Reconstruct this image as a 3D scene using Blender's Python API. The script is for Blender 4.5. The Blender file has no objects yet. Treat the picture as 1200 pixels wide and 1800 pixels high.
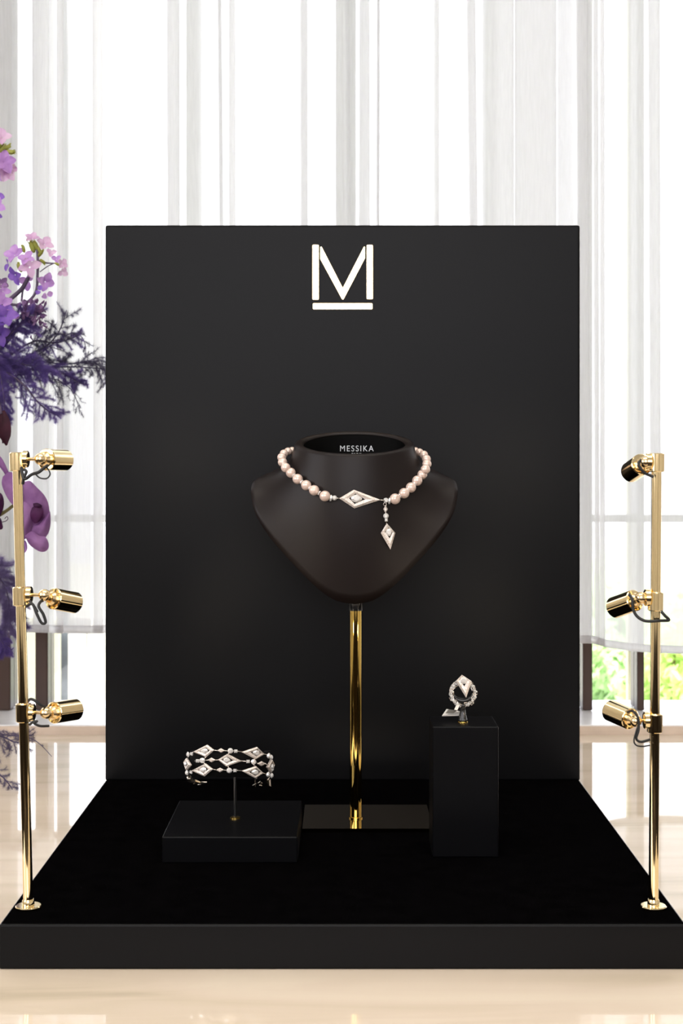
import bpy, bmesh, math, random
from mathutils import Vector, Matrix
from mathutils.bvhtree import BVHTree
from math import sin, cos, pi, radians, sqrt, asin
C = bpy.context
S = C.scene
COL = S.collection

# ------------------------------------------------------------------ camera, sky, lights, exposure
F = 2590.0                      # focal length in pixels of the 1200 x 1800 frame
Z0 = 0.75                       # height of the table top
ZC = Z0 + 0.371                 # height of the camera
cam_d = bpy.data.cameras.new('camera')
cam_d.sensor_fit = 'VERTICAL'
cam_d.sensor_height = 36.0
cam_d.lens = 36.0 * F / 1800.0
cam_d.shift_x = -2.0 / 1800.0
cam_d.shift_y = -92.0 / 1800.0
cam_d.clip_start = 0.02
cam_d.dof.use_dof = True
cam_d.dof.focus_distance = 1.30
cam_d.dof.aperture_fstop = 16.0
cam = bpy.data.objects.new('camera', cam_d)
cam.location = (0, 0, ZC)
cam.rotation_euler = (pi / 2, 0, 0)
COL.objects.link(cam)
S.camera = cam

w = bpy.data.worlds.new('sky')
S.world = w
w.use_nodes = True
bg = w.node_tree.nodes['Background']
bg.inputs['Color'].default_value = (0.97, 0.955, 1.04, 1)
bg.inputs['Strength'].default_value = 3.75

def area_light(name, loc, rot, sx, sy, power, color):
    l = bpy.data.lights.new(name, 'AREA')
    l.shape = 'RECTANGLE'; l.size = sx; l.size_y = sy
    l.energy = power; l.color = color
    o = bpy.data.objects.new(name, l)
    o.location = loc; o.rotation_euler = rot
    COL.objects.link(o)
    return o
# daylight of the tall windows opposite (behind the camera)
area_light('rear_window_daylight', (-0.25, -3.06, 1.95), (pi / 2, 0, 0), 3.0, 1.5, 20, (1.0, 0.98, 0.95))
# daylight of the window in the left wall
area_light('left_window_daylight', (-2.66, -0.5, 1.78), (pi / 2, 0, -pi / 2), 2.0, 1.3, 16, (1.0, 0.98, 0.95))
# warm fill added at the rear ceiling, brightens what the gold poles reflect
area_light('rear_room_fill', (0.0, -1.7, 2.755), (0, 0, 0), 1.6, 0.9, 26, (1.0, 0.90, 0.76))
# fill added overhead to brighten the table top, no fixture there
area_light('table_fill', (0.0, 0.75, 2.755), (0, 0, 0), 1.6, 0.9, 18, (1.0, 0.93, 0.83))
sun_d = bpy.data.lights.new('sun', 'SUN')
sun_d.energy = 14.0; sun_d.angle = radians(1.0); sun_d.color = (1.0, 0.96, 0.88)
sun = bpy.data.objects.new('sun', sun_d)
sun.rotation_euler = (radians(15), radians(14), 0)
COL.objects.link(sun)

vs = S.view_settings
S.display_settings.display_device = 'sRGB'
vs.view_transform = 'Standard'; vs.look = 'None'; vs.gamma = 1.0
vs.use_curve_mapping = False
vs.exposure = 0.0
S.cycles.use_denoising = True
S.cycles.max_bounces = 14
S.cycles.transparent_max_bounces = 24
S.cycles.diffuse_bounces = 5
S.cycles.glossy_bounces = 6
S.cycles.transmission_bounces = 8
S.cycles.sample_clamp_indirect = 6.0
S.cycles.caustics_reflective = False

# ------------------------------------------------------------------ helpers
def P(px, py, d):
    """a place d metres away from the camera plane, from its measured position"""
    return Vector(((px - 602.0) * d / F, d, ZC - (py - 808.0) * d / F))

class MB:
    def __init__(s):
        s.v = []; s.f = []
    def add(s, vs, fs):
        n = len(s.v)
        s.v += [tuple(p) for p in vs]
        s.f += [tuple(i + n for i in f) for f in fs]
    def box(s, a, b):
        x0, y0, z0 = a; x1, y1, z1 = b
        s.add([(x0, y0, z0), (x1, y0, z0), (x1, y1, z0), (x0, y1, z0), (x0, y0, z1), (x1, y0, z1), (x1, y1, z1), (x0, y1, z1)],
              [(0, 3, 2, 1), (4, 5, 6, 7), (0, 1, 5, 4), (1, 2, 6, 5), (2, 3, 7, 6), (3, 0, 4, 7)])
    def revolve(s, p, axis, prof, n=32, cap=True):
        """prof: list of (distance along axis, radius)"""
        axis = Vector(axis).normalized(); p = Vector(p)
        u = axis.orthogonal().normalized(); v = axis.cross(u)
        vs = []; fs = []
        for t, r in prof:
            for k in range(n):
                a = 2 * pi * k / n
                vs.append(p + axis * t + (u * cos(a) + v * sin(a)) * r)
        for i in range(len(prof) - 1):
            for k in range(n):
                k2 = (k + 1) % n
                fs.append((i * n + k, i * n + k2, (i + 1) * n + k2, (i + 1) * n + k))
        if cap:
            fs.append(tuple(range(n - 1, -1, -1)))
            m = (len(prof) - 1) * n
            fs.append(tuple(m + k for k in range(n)))
        s.add(vs, fs)
    def ball(s, p, r, nu=16, nv=10, sc=(1, 1, 1)):
        p = Vector(p); vs = [p + Vector((0, 0, r * sc[2]))]; fs = []
        for i in range(1, nv):
            t = pi * i / nv
            for k in range(nu):
                a = 2 * pi * k / nu
                vs.append(p + Vector((r * sin(t) * cos(a) * sc[0], r * sin(t) * sin(a) * sc[1], r * cos(t) * sc[2])))
        vs.append(p - Vector((0, 0, r * sc[2])))
        for k in range(nu):
            fs.append((0, 1 + k, 1 + (k + 1) % nu))
            L = len(vs) - 1; b = 1 + (nv - 2) * nu
            fs.append((L, b + (k + 1) % nu, b + k))
        for i in range(nv - 2):
            for k in range(nu):
                a = 1 + i * nu + k; a2 = 1 + i * nu + (k + 1) % nu
                fs.append((a, a + nu, a2 + nu, a2))
        s.add(vs, fs)
    def tube(s, pts, r, n=8):
        pts = [Vector(p) for p in pts]
        rs = r if isinstance(r, (list, tuple)) else [r] * len(pts)
        vs = []; fs = []
        u = None
        for i, p in enumerate(pts):
            t = (pts[min(i + 1, len(pts) - 1)] - pts[max(i - 1, 0)]).normalized()
            u = t.orthogonal().normalized() if u is None else (u - t * u.dot(t)).normalized()
            v = t.cross(u)
            for k in range(n):
                a = 2 * pi * k / n
                vs.append(p + (u * cos(a) + v * sin(a)) * rs[i])
        for i in range(len(pts) - 1):
            for k in range(n):
                k2 = (k + 1) % n
                fs.append((i * n + k, i * n + k2, (i + 1) * n + k2, (i + 1) * n + k))
        fs.append(tuple(range(n - 1, -1, -1)))
        m = (len(pts) - 1) * n
        fs.append(tuple(m + k for k in range(n)))
        s.add(vs, fs)
    def build(s, name, material, parent=None, smooth=False, origin=None):
        me = bpy.data.meshes.new(name)
        o = bpy.data.objects.new(name, me)
        off = Vector(origin) if origin is not None else Vector((0, 0, 0))
        base = parent['_o'] if parent is not None and '_o' in parent else None
        me.from_pydata([tuple(Vector(p) - off) for p in s.v], [], s.f)
        bm = bmesh.new(); bm.from_mesh(me)
        bmesh.ops.recalc_face_normals(bm, faces=bm.faces)
        bm.to_mesh(me); bm.free()
        if smooth:
            for p in me.polygons: p.use_smooth = True
        me.materials.append(material)
        link(o, parent, off)
        return o

def world_of(o):
    v = Vector(o.location)
    while o.parent is not None:
        o = o.parent; v += Vector(o.location)
    return v
def link(o, parent, at=Vector((0, 0, 0))):
    COL.objects.link(o)
    if parent is not None:
        o.parent = parent
        o.location = Vector(at) - world_of(parent)
    else:
        o.location = at
    return o
def thing(name, at, label, cat, group=None):
    o = bpy.data.objects.new(name, None)
    o.empty_display_size = 0.02
    link(o, None, Vector(at))
    return tag(o, label, cat, group)
def tag(o, label, cat, group=None):
    o['label'] = label; o['category'] = cat
    if group: o['group'] = group
    return o
def struct(o):
    o['kind'] = 'structure'; return o
def bevel_box(name, a, b, r, material, parent=None, seg=3, origin=None):
    m = MB(); m.box(a, b)
    o = m.build(name, material, parent, origin=origin)
    bm = bmesh.new(); bm.from_mesh(o.data)
    bmesh.ops.bevel(bm, geom=list(bm.edges), offset=r, segments=seg, profile=0.5, affect='EDGES')
    bm.to_mesh(o.data); bm.free()
    return o
def sharp_smooth(o, angle=35):
    me = o.data
    for p in me.polygons: p.use_smooth = True
    bm = bmesh.new(); bm.from_mesh(me)
    for e in bm.edges:
        e.smooth = not (len(e.link_faces) == 2 and e.calc_face_angle(0) > radians(angle))
    bm.to_mesh(me); bm.free()
    return o
def lerp(a, b, t): return a + (b - a) * t
def catmull(pts, n):
    """n points along a smooth curve through pts (tuples of any length)"""
    out = []
    m = len(pts)
    for j in range(n):
        s = j / (n - 1) * (m - 1)
        i = min(int(s), m - 2); t = s - i
        p0 = pts[max(i - 1, 0)]; p1 = pts[i]; p2 = pts[i + 1]; p3 = pts[min(i + 2, m - 1)]
        out.append(tuple(0.5 * (2 * b + (c - a) * t + (2 * a - 5 * b + 4 * c - d) * t * t + (3 * b - a - 3 * c + d) * t ** 3)
                         for a, b, c, d in zip(p0, p1, p2, p3)))
    return out

# ------------------------------------------------------------------ materials
def mat(name, col, rough=0.5, metal=0.0, spec=0.5, coat=0.0, coat_rough=0.05, vary=0.06, scale=40.0, bump=0.0, bump_scale=200.0, sheen=0.0, stretch=(1, 1, 1), sss=0.0):
    m = bpy.data.materials.new(name); m.use_nodes = True
    nt = m.node_tree; b = nt.nodes['Principled BSDF']
    b.inputs['Roughness'].default_value = rough
    b.inputs['Metallic'].default_value = metal
    b.inputs['Specular IOR Level'].default_value = spec
    b.inputs['Coat Weight'].default_value = coat
    b.inputs['Coat Roughness'].default_value = coat_rough
    b.inputs['Sheen Weight'].default_value = sheen
    if sss:
        b.inputs['Subsurface Weight'].default_value = sss
        b.inputs['Subsurface Radius'].default_value = (0.002, 0.0015, 0.001)
    tc = nt.nodes.new('ShaderNodeTexCoord')
    mp = nt.nodes.new('ShaderNodeMapping'); mp.inputs['Scale'].default_value = stretch
    nt.links.new(tc.outputs['Object'], mp.inputs['Vector'])
    nz = nt.nodes.new('ShaderNodeTexNoise'); nz.inputs['Scale'].default_value = scale; nz.inputs['Detail'].default_value = 4
    nt.links.new(mp.outputs['Vector'], nz.inputs['Vector'])
    rp = nt.nodes.new('ShaderNodeValToRGB')
    rp.color_ramp.elements[0].position = 0.3; rp.color_ramp.elements[1].position = 0.7
    rp.color_ramp.elements[0].color = tuple(max(0, c * (1 - vary)) for c in col) + (1,)
    rp.color_ramp.elements[1].color = tuple(min(1, c * (1 + vary)) for c in col) + (1,)
    nt.links.new(nz.outputs['Fac'], rp.inputs['Fac'])
    nt.links.new(rp.outputs['Color'], b.inputs['Base Color'])
    if bump:
        n2 = nt.nodes.new('ShaderNodeTexNoise'); n2.inputs['Scale'].default_value = bump_scale; n2.inputs['Detail'].default_value = 3
        nt.links.new(mp.outputs['Vector'], n2.inputs['Vector'])
        bp = nt.nodes.new('ShaderNodeBump'); bp.inputs['Strength'].default_value = bump; bp.inputs['Distance'].default_value = 0.0006
        nt.links.new(n2.outputs['Fac'], bp.inputs['Height'])
        nt.links.new(bp.outputs['Normal'], b.inputs['Normal'])
    return m

M = {}
M['panel'] = mat('satin_black_lacquer', (0.0012, 0.0012, 0.0016), 0.36, spec=0.14, bump=0.05, bump_scale=900)
M['suede'] = mat('black_suede', (0.0018, 0.0016, 0.0018), 0.95, spec=0.0, vary=0.3, scale=60, bump=0.4, bump_scale=1500)
M['pedestal'] = mat('matt_black_pedestal', (0.0016, 0.0016, 0.0022), 0.36, spec=0.10)
M['bust'] = mat('satin_black_bust', (0.0085, 0.0052, 0.0047), 0.42, spec=0.24)
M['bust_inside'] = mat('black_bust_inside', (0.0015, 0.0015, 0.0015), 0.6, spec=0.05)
M['gold'] = mat('polished_gold', (1.0, 0.80, 0.46), 0.07, metal=1.0, vary=0.02)
M['gold_dark'] = mat('bronze_gold_mirror', (0.78, 0.53, 0.14), 0.05, metal=1.0, vary=0.02)
M['bronze'] = mat('dark_bronze_mirror', (0.42, 0.32, 0.19), 0.05, metal=1.0, vary=0.02)
M['gold_soft'] = mat('satin_gold', (0.98, 0.76, 0.44), 0.20, metal=1.0, vary=0.02)
M['cable'] = mat('black_cable', (0.012, 0.012, 0.012), 0.45)
M['pearl'] = mat('pink_cream_pearl', (0.84, 0.65, 0.56), 0.25, metal=0.25, coat=0.9, coat_rough=0.10, vary=0.05, scale=120)
M['white_text'] = mat('silver_print', (0.55, 0.57, 0.60), 0.4)
M['black_velvet'] = mat('black_velvet', (0.004, 0.004, 0.004), 0.9, spec=0.1)
M['ring_stand'] = mat('gloss_black_stand', (0.01, 0.01, 0.01), 0.15)
M['wood'] = mat('dark_brown_window_wood', (0.060, 0.030, 0.020), 0.45, vary=0.25, scale=6, stretch=(1, 1, 0.06))
M['sill'] = mat('white_sill_paint', (0.96, 0.96, 0.96), 0.25)
M['sill_edge'] = mat('beige_sill_edge', (0.72, 0.60, 0.50), 0.35)
M['wall'] = mat('taupe_wall', (0.76, 0.72, 0.66), 0.8)
M['ceiling'] = mat('white_ceiling', (0.80, 0.79, 0.77), 0.9)
M['floor'] = mat('dark_oak_floor', (0.02, 0.013, 0.009), 0.6, spec=0.2, vary=0.3, scale=5, stretch=(1, 0.1, 1))
M['cream'] = mat('cream_render', (0.50, 0.50, 0.39), 0.8)
M['white_render'] = mat('white_render', (0.74, 0.73, 0.69), 0.8)
M['pale_post'] = mat('pale_green_post_paint', (0.62, 0.62, 0.44), 0.7)
M['bark'] = mat('grey_bark', (0.06, 0.068, 0.08), 0.9, vary=0.6, scale=9, bump=0.6, bump_scale=40)
M['paving'] = mat('pale_paving', (0.55, 0.55, 0.48), 0.9, vary=0.15, scale=3)

def pave():
    m = bpy.data.materials.new('pave_diamonds'); m.use_nodes = True
    nt = m.node_tree; b = nt.nodes['Principled BSDF']
    tc = nt.nodes.new('ShaderNodeTexCoord')
    vo = nt.nodes.new('ShaderNodeTexVoronoi'); vo.inputs['Scale'].default_value = 1150
    nt.links.new(tc.outputs['Object'], vo.inputs['Vector'])
    rp = nt.nodes.new('ShaderNodeValToRGB')
    rp.color_ramp.elements[0].color = (0.95, 0.88, 0.82, 1); rp.color_ramp.elements[0].position = 0.25
    rp.color_ramp.elements[1].color = (0.62, 0.53, 0.46, 1); rp.color_ramp.elements[1].position = 0.75
    nt.links.new(vo.outputs['Distance'], rp.inputs['Fac'])
    nt.links.new(rp.outputs['Color'], b.inputs['Base Color'])
    b.inputs['Metallic'].default_value = 0.35; b.inputs['Roughness'].default_value = 0.25
    bp = nt.nodes.new('ShaderNodeBump'); bp.inputs['Strength'].default_value = 0.6; bp.inputs['Distance'].default_value = 0.0003
    bp.invert = True
    nt.links.new(vo.outputs['Distance'], bp.inputs['Height'])
    nt.links.new(bp.outputs['Normal'], b.inputs['Normal'])
    return m
M['pave'] = pave()
M['diamond'] = mat('white_diamond', (0.93, 0.91, 0.88), 0.12, metal=0.4, spec=0.9, vary=0.12, scale=900)
M['white_gold'] = mat('white_gold', (0.72, 0.66, 0.60), 0.16, metal=1.0)

def marble():
    m = bpy.data.materials.new('cream_marble'); m.use_nodes = True
    nt = m.node_tree; b = nt.nodes['Principled BSDF']
    tc = nt.nodes.new('ShaderNodeTexCoord')
    mp = nt.nodes.new('ShaderNodeMapping'); mp.inputs['Scale'].default_value = (1.6, 9.0, 1.0); mp.inputs['Rotation'].default_value = (0, 0, 0.06)
    nt.links.new(tc.outputs['Object'], mp.inputs['Vector'])
    nz = nt.nodes.new('ShaderNodeTexNoise'); nz.inputs['Scale'].default_value = 2.2; nz.inputs['Detail'].default_value = 6; nz.inputs['Distortion'].default_value = 0.7
    nt.links.new(mp.outputs['Vector'], nz.inputs['Vector'])
    rp = nt.nodes.new('ShaderNodeValToRGB')
    e = rp.color_ramp.elements
    e[0].position = 0.25; e[0].color = (0.62, 0.52, 0.38, 1)
    e[1].position = 0.72; e[1].color = (0.88, 0.76, 0.61, 1)
    x = e.new(0.42); x.color = (0.78, 0.66, 0.51, 1)
    x = e.new(0.55); x.color = (0.84, 0.71, 0.57, 1)
    nt.links.new(nz.outputs['Fac'], rp.inputs['Fac'])
    nt.links.new(rp.outputs['Color'], b.inputs['Base Color'])
    b.inputs['Roughness'].default_value = 0.035
    b.inputs['IOR'].default_value = 1.5
    return m
M['marble'] = marble()

def cloth(name, tr):
    m = bpy.data.materials.new(name); m.use_nodes = True
    nt = m.node_tree; nt.nodes.clear()
    out = nt.nodes.new('ShaderNodeOutputMaterial')
    tl = nt.nodes.new('ShaderNodeBsdfTranslucent'); tl.inputs['Color'].default_value = (0.885, 0.88, 0.89, 1)
    df = nt.nodes.new('ShaderNodeBsdfDiffuse'); df.inputs['Color'].default_value = (0.93, 0.93, 0.93, 1)
    tp = nt.nodes.new('ShaderNodeBsdfTransparent')
    m1 = nt.nodes.new('ShaderNodeMixShader'); m1.inputs[0].default_value = 0.15
    nt.links.new(tl.outputs[0], m1.inputs[1]); nt.links.new(df.outputs[0], m1.inputs[2])
    tc = nt.nodes.new('ShaderNodeTexCoord')
    mp = nt.nodes.new('ShaderNodeMapping'); mp.inputs['Scale'].default_value = (420, 420, 30)
    nt.links.new(tc.outputs['Object'], mp.inputs['Vector'])
    nz = nt.nodes.new('ShaderNodeTexNoise'); nz.inputs['Scale'].default_value = 1.0; nz.inputs['Detail'].default_value = 3
    nt.links.new(mp.outputs['Vector'], nz.inputs['Vector'])
    mr = nt.nodes.new('ShaderNodeMapRange'); mr.inputs['From Min'].default_value = 0.25; mr.inputs['From Max'].default_value = 0.75
    mr.inputs['To Min'].default_value = tr - 0.04; mr.inputs['To Max'].default_value = tr + 0.04
    nt.links.new(nz.outputs['Fac'], mr.inputs['Value'])
    m2 = nt.nodes.new('ShaderNodeMixShader')
    nt.links.new(mr.outputs['Result'], m2.inputs[0])
    nt.links.new(m1.outputs[0], m2.inputs[1]); nt.links.new(tp.outputs[0], m2.inputs[2])
    nt.links.new(m2.outputs[0], out.inputs['Surface'])
    return m
M['sheer'] = cloth('white_sheer_cloth', 0.25)
M['sheer_hem'] = cloth('white_sheer_hem', 0.16)

def glass(name, tint=(0.97, 0.985, 0.98, 1)):
    m = bpy.data.materials.new(name); m.use_nodes = True
    nt = m.node_tree; nt.nodes.clear()
    out = nt.nodes.new('ShaderNodeOutputMaterial')
    tp = nt.nodes.new('ShaderNodeBsdfTransparent'); tp.inputs['Color'].default_value = tint
    gl = nt.nodes.new('ShaderNodeBsdfGlossy'); gl.inputs['Roughness'].default_value = 0.01
    fr = nt.nodes.new('ShaderNodeFresnel'); fr.inputs['IOR'].default_value = 1.45
    mx = nt.nodes.new('ShaderNodeMixShader')
    nt.links.new(fr.outputs[0], mx.inputs[0]); nt.links.new(tp.outputs[0], mx.inputs[1]); nt.links.new(gl.outputs[0], mx.inputs[2])
    nt.links.new(mx.outputs[0], out.inputs['Surface'])
    return m
M['glass'] = glass('window_glass')

def petal_mat(name, c0, c1, tl=0.35, scale=60):
    m = bpy.data.materials.new(name); m.use_nodes = True
    nt = m.node_tree; b = nt.nodes['Principled BSDF']; out = nt.nodes['Material Output']
    tc = nt.nodes.new('ShaderNodeTexCoord')
    nz = nt.nodes.new('ShaderNodeTexNoise'); nz.inputs['Scale'].default_value = scale; nz.inputs['Detail'].default_value = 3
    nt.links.new(tc.outputs['Object'], nz.inputs['Vector'])
    rp = nt.nodes.new('ShaderNodeValToRGB')
    rp.color_ramp.elements[0].color = c0 + (1,); rp.color_ramp.elements[0].position = 0.35
    rp.color_ramp.elements[1].color = c1 + (1,); rp.color_ramp.elements[1].position = 0.65
    nt.links.new(nz.outputs['Fac'], rp.inputs['Fac'])
    nt.links.new(rp.outputs['Color'], b.inputs['Base Color'])
    b.inputs['Roughness'].default_value = 0.6
    b.inputs['Specular IOR Level'].default_value = 0.25
    t = nt.nodes.new('ShaderNodeBsdfTranslucent'); nt.links.new(rp.outputs['Color'], t.inputs['Color'])
    mx = nt.nodes.new('ShaderNodeMixShader'); mx.inputs[0].default_value = tl
    nt.links.new(b.outputs[0], mx.inputs[1]); nt.links.new(t.outputs[0], mx.inputs[2])
    nt.links.new(mx.outputs[0], out.inputs['Surface'])
    return m
M['petal_pink'] = petal_mat('pale_pink_petal', (0.68, 0.42, 0.66), (0.80, 0.58, 0.74), 0.45)
M['petal_lilac'] = petal_mat('lilac_petal', (0.46, 0.24, 0.62), (0.64, 0.38, 0.72), 0.40)
M['petal_violet'] = petal_mat('violet_petal', (0.20, 0.10, 0.48), (0.33, 0.17, 0.60), 0.35)
M['petal_orchid'] = petal_mat('orchid_purple_petal', (0.28, 0.12, 0.32), (0.43, 0.22, 0.47), 0.35, 40)
M['petal_throat'] = petal_mat('dark_orchid_throat', (0.03, 0.005, 0.03), (0.075, 0.012, 0.07), 0.1)
M['maroon'] = petal_mat('dark_maroon_petal', (0.030, 0.004, 0.012), (0.05, 0.008, 0.02), 0.05)
M['calyx'] = petal_mat('yellow_green_calyx', (0.30, 0.32, 0.05), (0.50, 0.52, 0.14), 0.3)
M['stem'] = mat('grey_purple_stem', (0.10, 0.07, 0.12), 0.6, vary=0.3)
M['stem_green'] = mat('olive_stem', (0.14, 0.12, 0.04), 0.6, vary=0.3)
M['fern'] = petal_mat('dyed_purple_fern', (0.11, 0.07, 0.26), (0.21, 0.14, 0.43), 0.25, 30)
M['fern_grey'] = petal_mat('dark_grey_purple_fern', (0.06, 0.05, 0.10), (0.12, 0.10, 0.19), 0.2, 30)
M['fern_lav'] = petal_mat('lavender_fern', (0.16, 0.12, 0.27), (0.28, 0.22, 0.42), 0.25, 30)
M['crinkle'] = petal_mat('crinkled_mauve_petal', (0.16, 0.08, 0.20), (0.34, 0.20, 0.38), 0.25, 90)
M['vase'] = mat('grey_glazed_vase', (0.35, 0.34, 0.35), 0.25)
M['leaf'] = petal_mat('garden_leaf', (0.55, 0.72, 0.26), (0.80, 0.92, 0.50), 0.5, 1.5)
M['leaf_deep'] = petal_mat('garden_leaf_deep', (0.48, 0.68, 0.38), (0.74, 0.88, 0.58), 0.5, 1.5)

# ------------------------------------------------------------------ the room
def slab(name, a, b, m):
    q = MB(); q.box(a, b); return struct(q.build(name, m))
M['walnut'] = mat('dark_walnut_panelling', (0.02, 0.013, 0.009), 0.6, spec=0.2, vary=0.3, scale=4, stretch=(1, 1, 0.1))
slab('floor', (-2.7, -3.3, -0.05), (2.7, 2.25, 0.0), M['floor'])
slab('ceiling', (-2.7, -3.3, 2.8), (2.7, 2.25, 2.86), M['ceiling'])
q = MB()
q.box((-2.78, -3.3, 0), (-2.7, -1.55, 2.8)); q.box((-2.78, 0.55, 0), (-2.7, 2.25, 2.8))
q.box((-2.78, -1.55, 0), (-2.7, 0.55, 1.1)); q.box((-2.78, -1.55, 2.46), (-2.7, 0.55, 2.8))
struct(q.build('wall_left', M['wall']))
win3 = bpy.data.objects.new('window_3', None); link(win3, None, (-2.74, -0.5, 1.1)); struct(win3)
for y in (-1.53, -0.5, 0.53): bevel_box('mullion', (-2.77, y - 0.02, 1.1), (-2.71, y + 0.02, 2.46), 0.003, M['wood'], win3, 2)
for z in (1.11, 2.45): bevel_box('rail', (-2.77, -1.55, z - 0.01), (-2.71, 0.55, z + 0.01), 0.003, M['wood'], win3, 2)
slab('wall_right', (2.7, -3.3, 0.0), (2.78, 2.25, 2.8), M['wall'])
# wall behind the camera, around its window
q = MB()
q.box((-2.7, -3.3, 0), (-1.8, -3.1, 2.8)); q.box((1.3, -3.3, 0), (2.7, -3.1, 2.8))
q.box((-1.8, -3.3, 0), (1.3, -3.1, 1.2)); q.box((-1.8, -3.3, 2.7), (1.3, -3.1, 2.8))
struct(q.build('wall_rear', M['wall']))
# unseen dark walnut dado, added to darken low reflections in the gold poles
slab('trim_2', (-2.7, -3.1, 0.0), (-2.675, 2.09, 0.50), M['walnut'])
slab('trim_3', (2.675, -3.1, 0.0), (2.7, 2.09, 0.50), M['walnut'])
slab('trim_4', (-2.675, -3.1, 0.0), (2.675, -3.075, 0.50), M['walnut'])
# wall of the big window in view
WD = 2.10
ZS = Z0 + 0.0122
q = MB()
q.box((-2.7, WD - 0.005, 0), (-1.25, 2.25, 2.8)); q.box((1.25, WD - 0.005, 0), (2.7, 2.25, 2.8))
q.box((-1.25, WD - 0.005, 0), (1.25, 2.25, ZS - 0.02)); q.box((-1.25, WD - 0.005, 2.7), (1.25, 2.25, 2.8))
struct(q.build('wall_back', M['wall']))
# sill along the window, level with the table
sill = struct(bevel_box('trim_1', (-1.25, 1.992, ZS - 0.0128), (1.25, 2.20, ZS), 0.002, M['sill']))
q = MB(); q.box((-1.25, 1.9885, ZS - 0.40), (1.25, 1.9915, ZS - 0.001)); q.build('sill_edge', M['sill_edge'], sill)

win = bpy.data.objects.new('window_1', None); link(win, None, (0, WD + 0.03, ZS)); struct(win)
def xw(px, d=WD + 0.03): return (px - 602) * d / F
wz0, wz1 = ZS + 0.0005, 2.7
cols = [(-330, -300), (-70, 25), (68, 90), (330, 352), (590, 625), (850, 872), (1019, 1036), (1113.5, 1126), (1300, 1322), (1560, 1590)]
for a, b in cols:
    bevel_box('mullion', (xw(a), WD + 0.005, wz0), (xw(b), WD + 0.055, wz1), 0.002, M['wood'], win, 2)
tz = ZC - (911 - 808) * (WD + 0.03) / F
for (a, b), (c, d) in zip(cols[:-1], cols[1:]):
    bevel_box('transom', (xw(b) - 0.001, WD + 0.018, tz - 0.005), (xw(c) + 0.001, WD + 0.042, tz + 0.005), 0.0015, M['wood'], win, 2)
    q = MB(); q.box((xw(b), WD + 0.0285, wz0), (xw(c), WD + 0.0315, tz - 0.005)); q.build('pane', M['glass'], win)
    q = MB(); q.box((xw(b), WD + 0.0285, tz + 0.005), (xw(c), WD + 0.0315, wz1)); q.build('pane', M['glass'], win)
# rear window frame behind the camera
win2 = bpy.data.objects.new('window_2', None); link(win2, None, (-0.25, -3.2, 1.2)); struct(win2)
for x in (-1.78, -1.0, 0.5, 1.28):
    bevel_box('mullion', (x - 0.02, -3.24, 1.2), (x + 0.02, -3.16, 2.7), 0.003, M['wood'], win2, 2)
for z in (1.21, 2.69):
    bevel_box('rail', (-1.8, -3.24, z - 0.01), (1.3, -3.16, z + 0.01), 0.003, M['wood'], win2, 2)

# ------------------------------------------------------------------ outside
slab('ground', (-14, 2.25, -0.06), (14, 16, -0.01), M['paving'])
rnd = random.Random(4)
def bush(px, d, hgt, wid, label, m, n=4200):
    x = (px - 602) * d / F
    t = thing('garden_shrub', (x, d, 0), label, 'shrub', None)
    q = MB()
    for i in range(n):
        a = rnd.uniform(0, 2 * pi); u = rnd.uniform(-1, 1); r = rnd.uniform(0.55, 1.0) * (0.85 + 0.25 * sin(3 * a + u * 4))
        c = Vector((x + wid * r * sqrt(1 - u * u) * cos(a), d + wid * r * sqrt(1 - u * u) * sin(a), hgt * 0.52 + hgt * 0.48 * r * u))
        n1 = Vector((rnd.gauss(0, 1), rnd.gauss(0, 1), rnd.gauss(0, 1))).normalized(); n2 = n1.orthogonal().normalized()
        l = rnd.uniform(0.03, 0.06)
        q.add([c, c + n1 * l * 0.5 + n2 * l * 0.28, c + n1 * l, c + n1 * l * 0.5 - n2 * l * 0.28], [(0, 1, 2, 3)])
    f = q.build('foliage', m, t); f['kind'] = 'stuff'
    q = MB()
    for k in range(5):
        a = k * 1.256
        q.tube([(x + 0.02 * cos(a), d + 0.02 * sin(a), 0), (x + 0.1 * cos(a), d + 0.1 * sin(a), hgt * 0.3), (x + wid * 0.5 * cos(a), d + wid * 0.5 * sin(a), hgt * 0.75)], [0.018, 0.012, 0.005], 6)
    q.build('stem', M['stem_green'], t)
    return t
bush(1062, 5.4, 0.74, 0.24, 'pale green shrub outside the window, just right of the black panel', M['leaf_deep'])
bush(1230, 4.3, 0.78, 0.23, 'yellow-green shrub outside the window behind the right gold pole', M['leaf'])
bush(1440, 6.6, 0.8, 0.45, 'green shrub outside the window beyond the right frame edge', M['leaf'], 3000)
t = thing('garden_post', P(1108, 808, 2.45) * Vector((1, 1, 0)) if False else ((1108 - 602) * 2.45 / F, 2.45, 0), 'pale green painted post outside beside the right brown mullion', 'post')
xx = (1108 - 602) * 2.45 / F
bevel_box('shaft', (xx - 0.0062, 2.44, 0), (xx + 0.0062, 2.46, 2.6), 0.0015, M['pale_post'], t, 2)
bevel_box('foot', (xx - 0.02, 2.42, -0.01), (xx + 0.02, 2.48, 0.03), 0.002, M['pale_post'], t, 2)
d = 3.0
t = thing('garden_pillar', ((60 - 602) * d / F, d, 0), 'cream pillar outside behind the left brown mullion', 'pillar')
bevel_box('shaft', ((14 - 602) * d / F, d, 0), ((104.5 - 602) * d / F, d + 0.02, 0.80), 0.004, M['cream'], t, 2)
bevel_box('plinth', ((8 - 602) * d / F, d - 0.01, -0.01), ((108 - 602) * d / F, d + 0.03, 0.12), 0.004, M['cream'], t, 2)
t = thing('garden_wall', ((210 - 602) * d / F, d, 0), 'white rendered garden wall outside, just left of the black panel', 'wall')
bevel_box('render', ((119 - 602) * d / F, d, 0), ((151.5 - 602) * d / F, d + 0.03, 0.80), 0.004, M['white_render'], t, 2)
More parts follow.
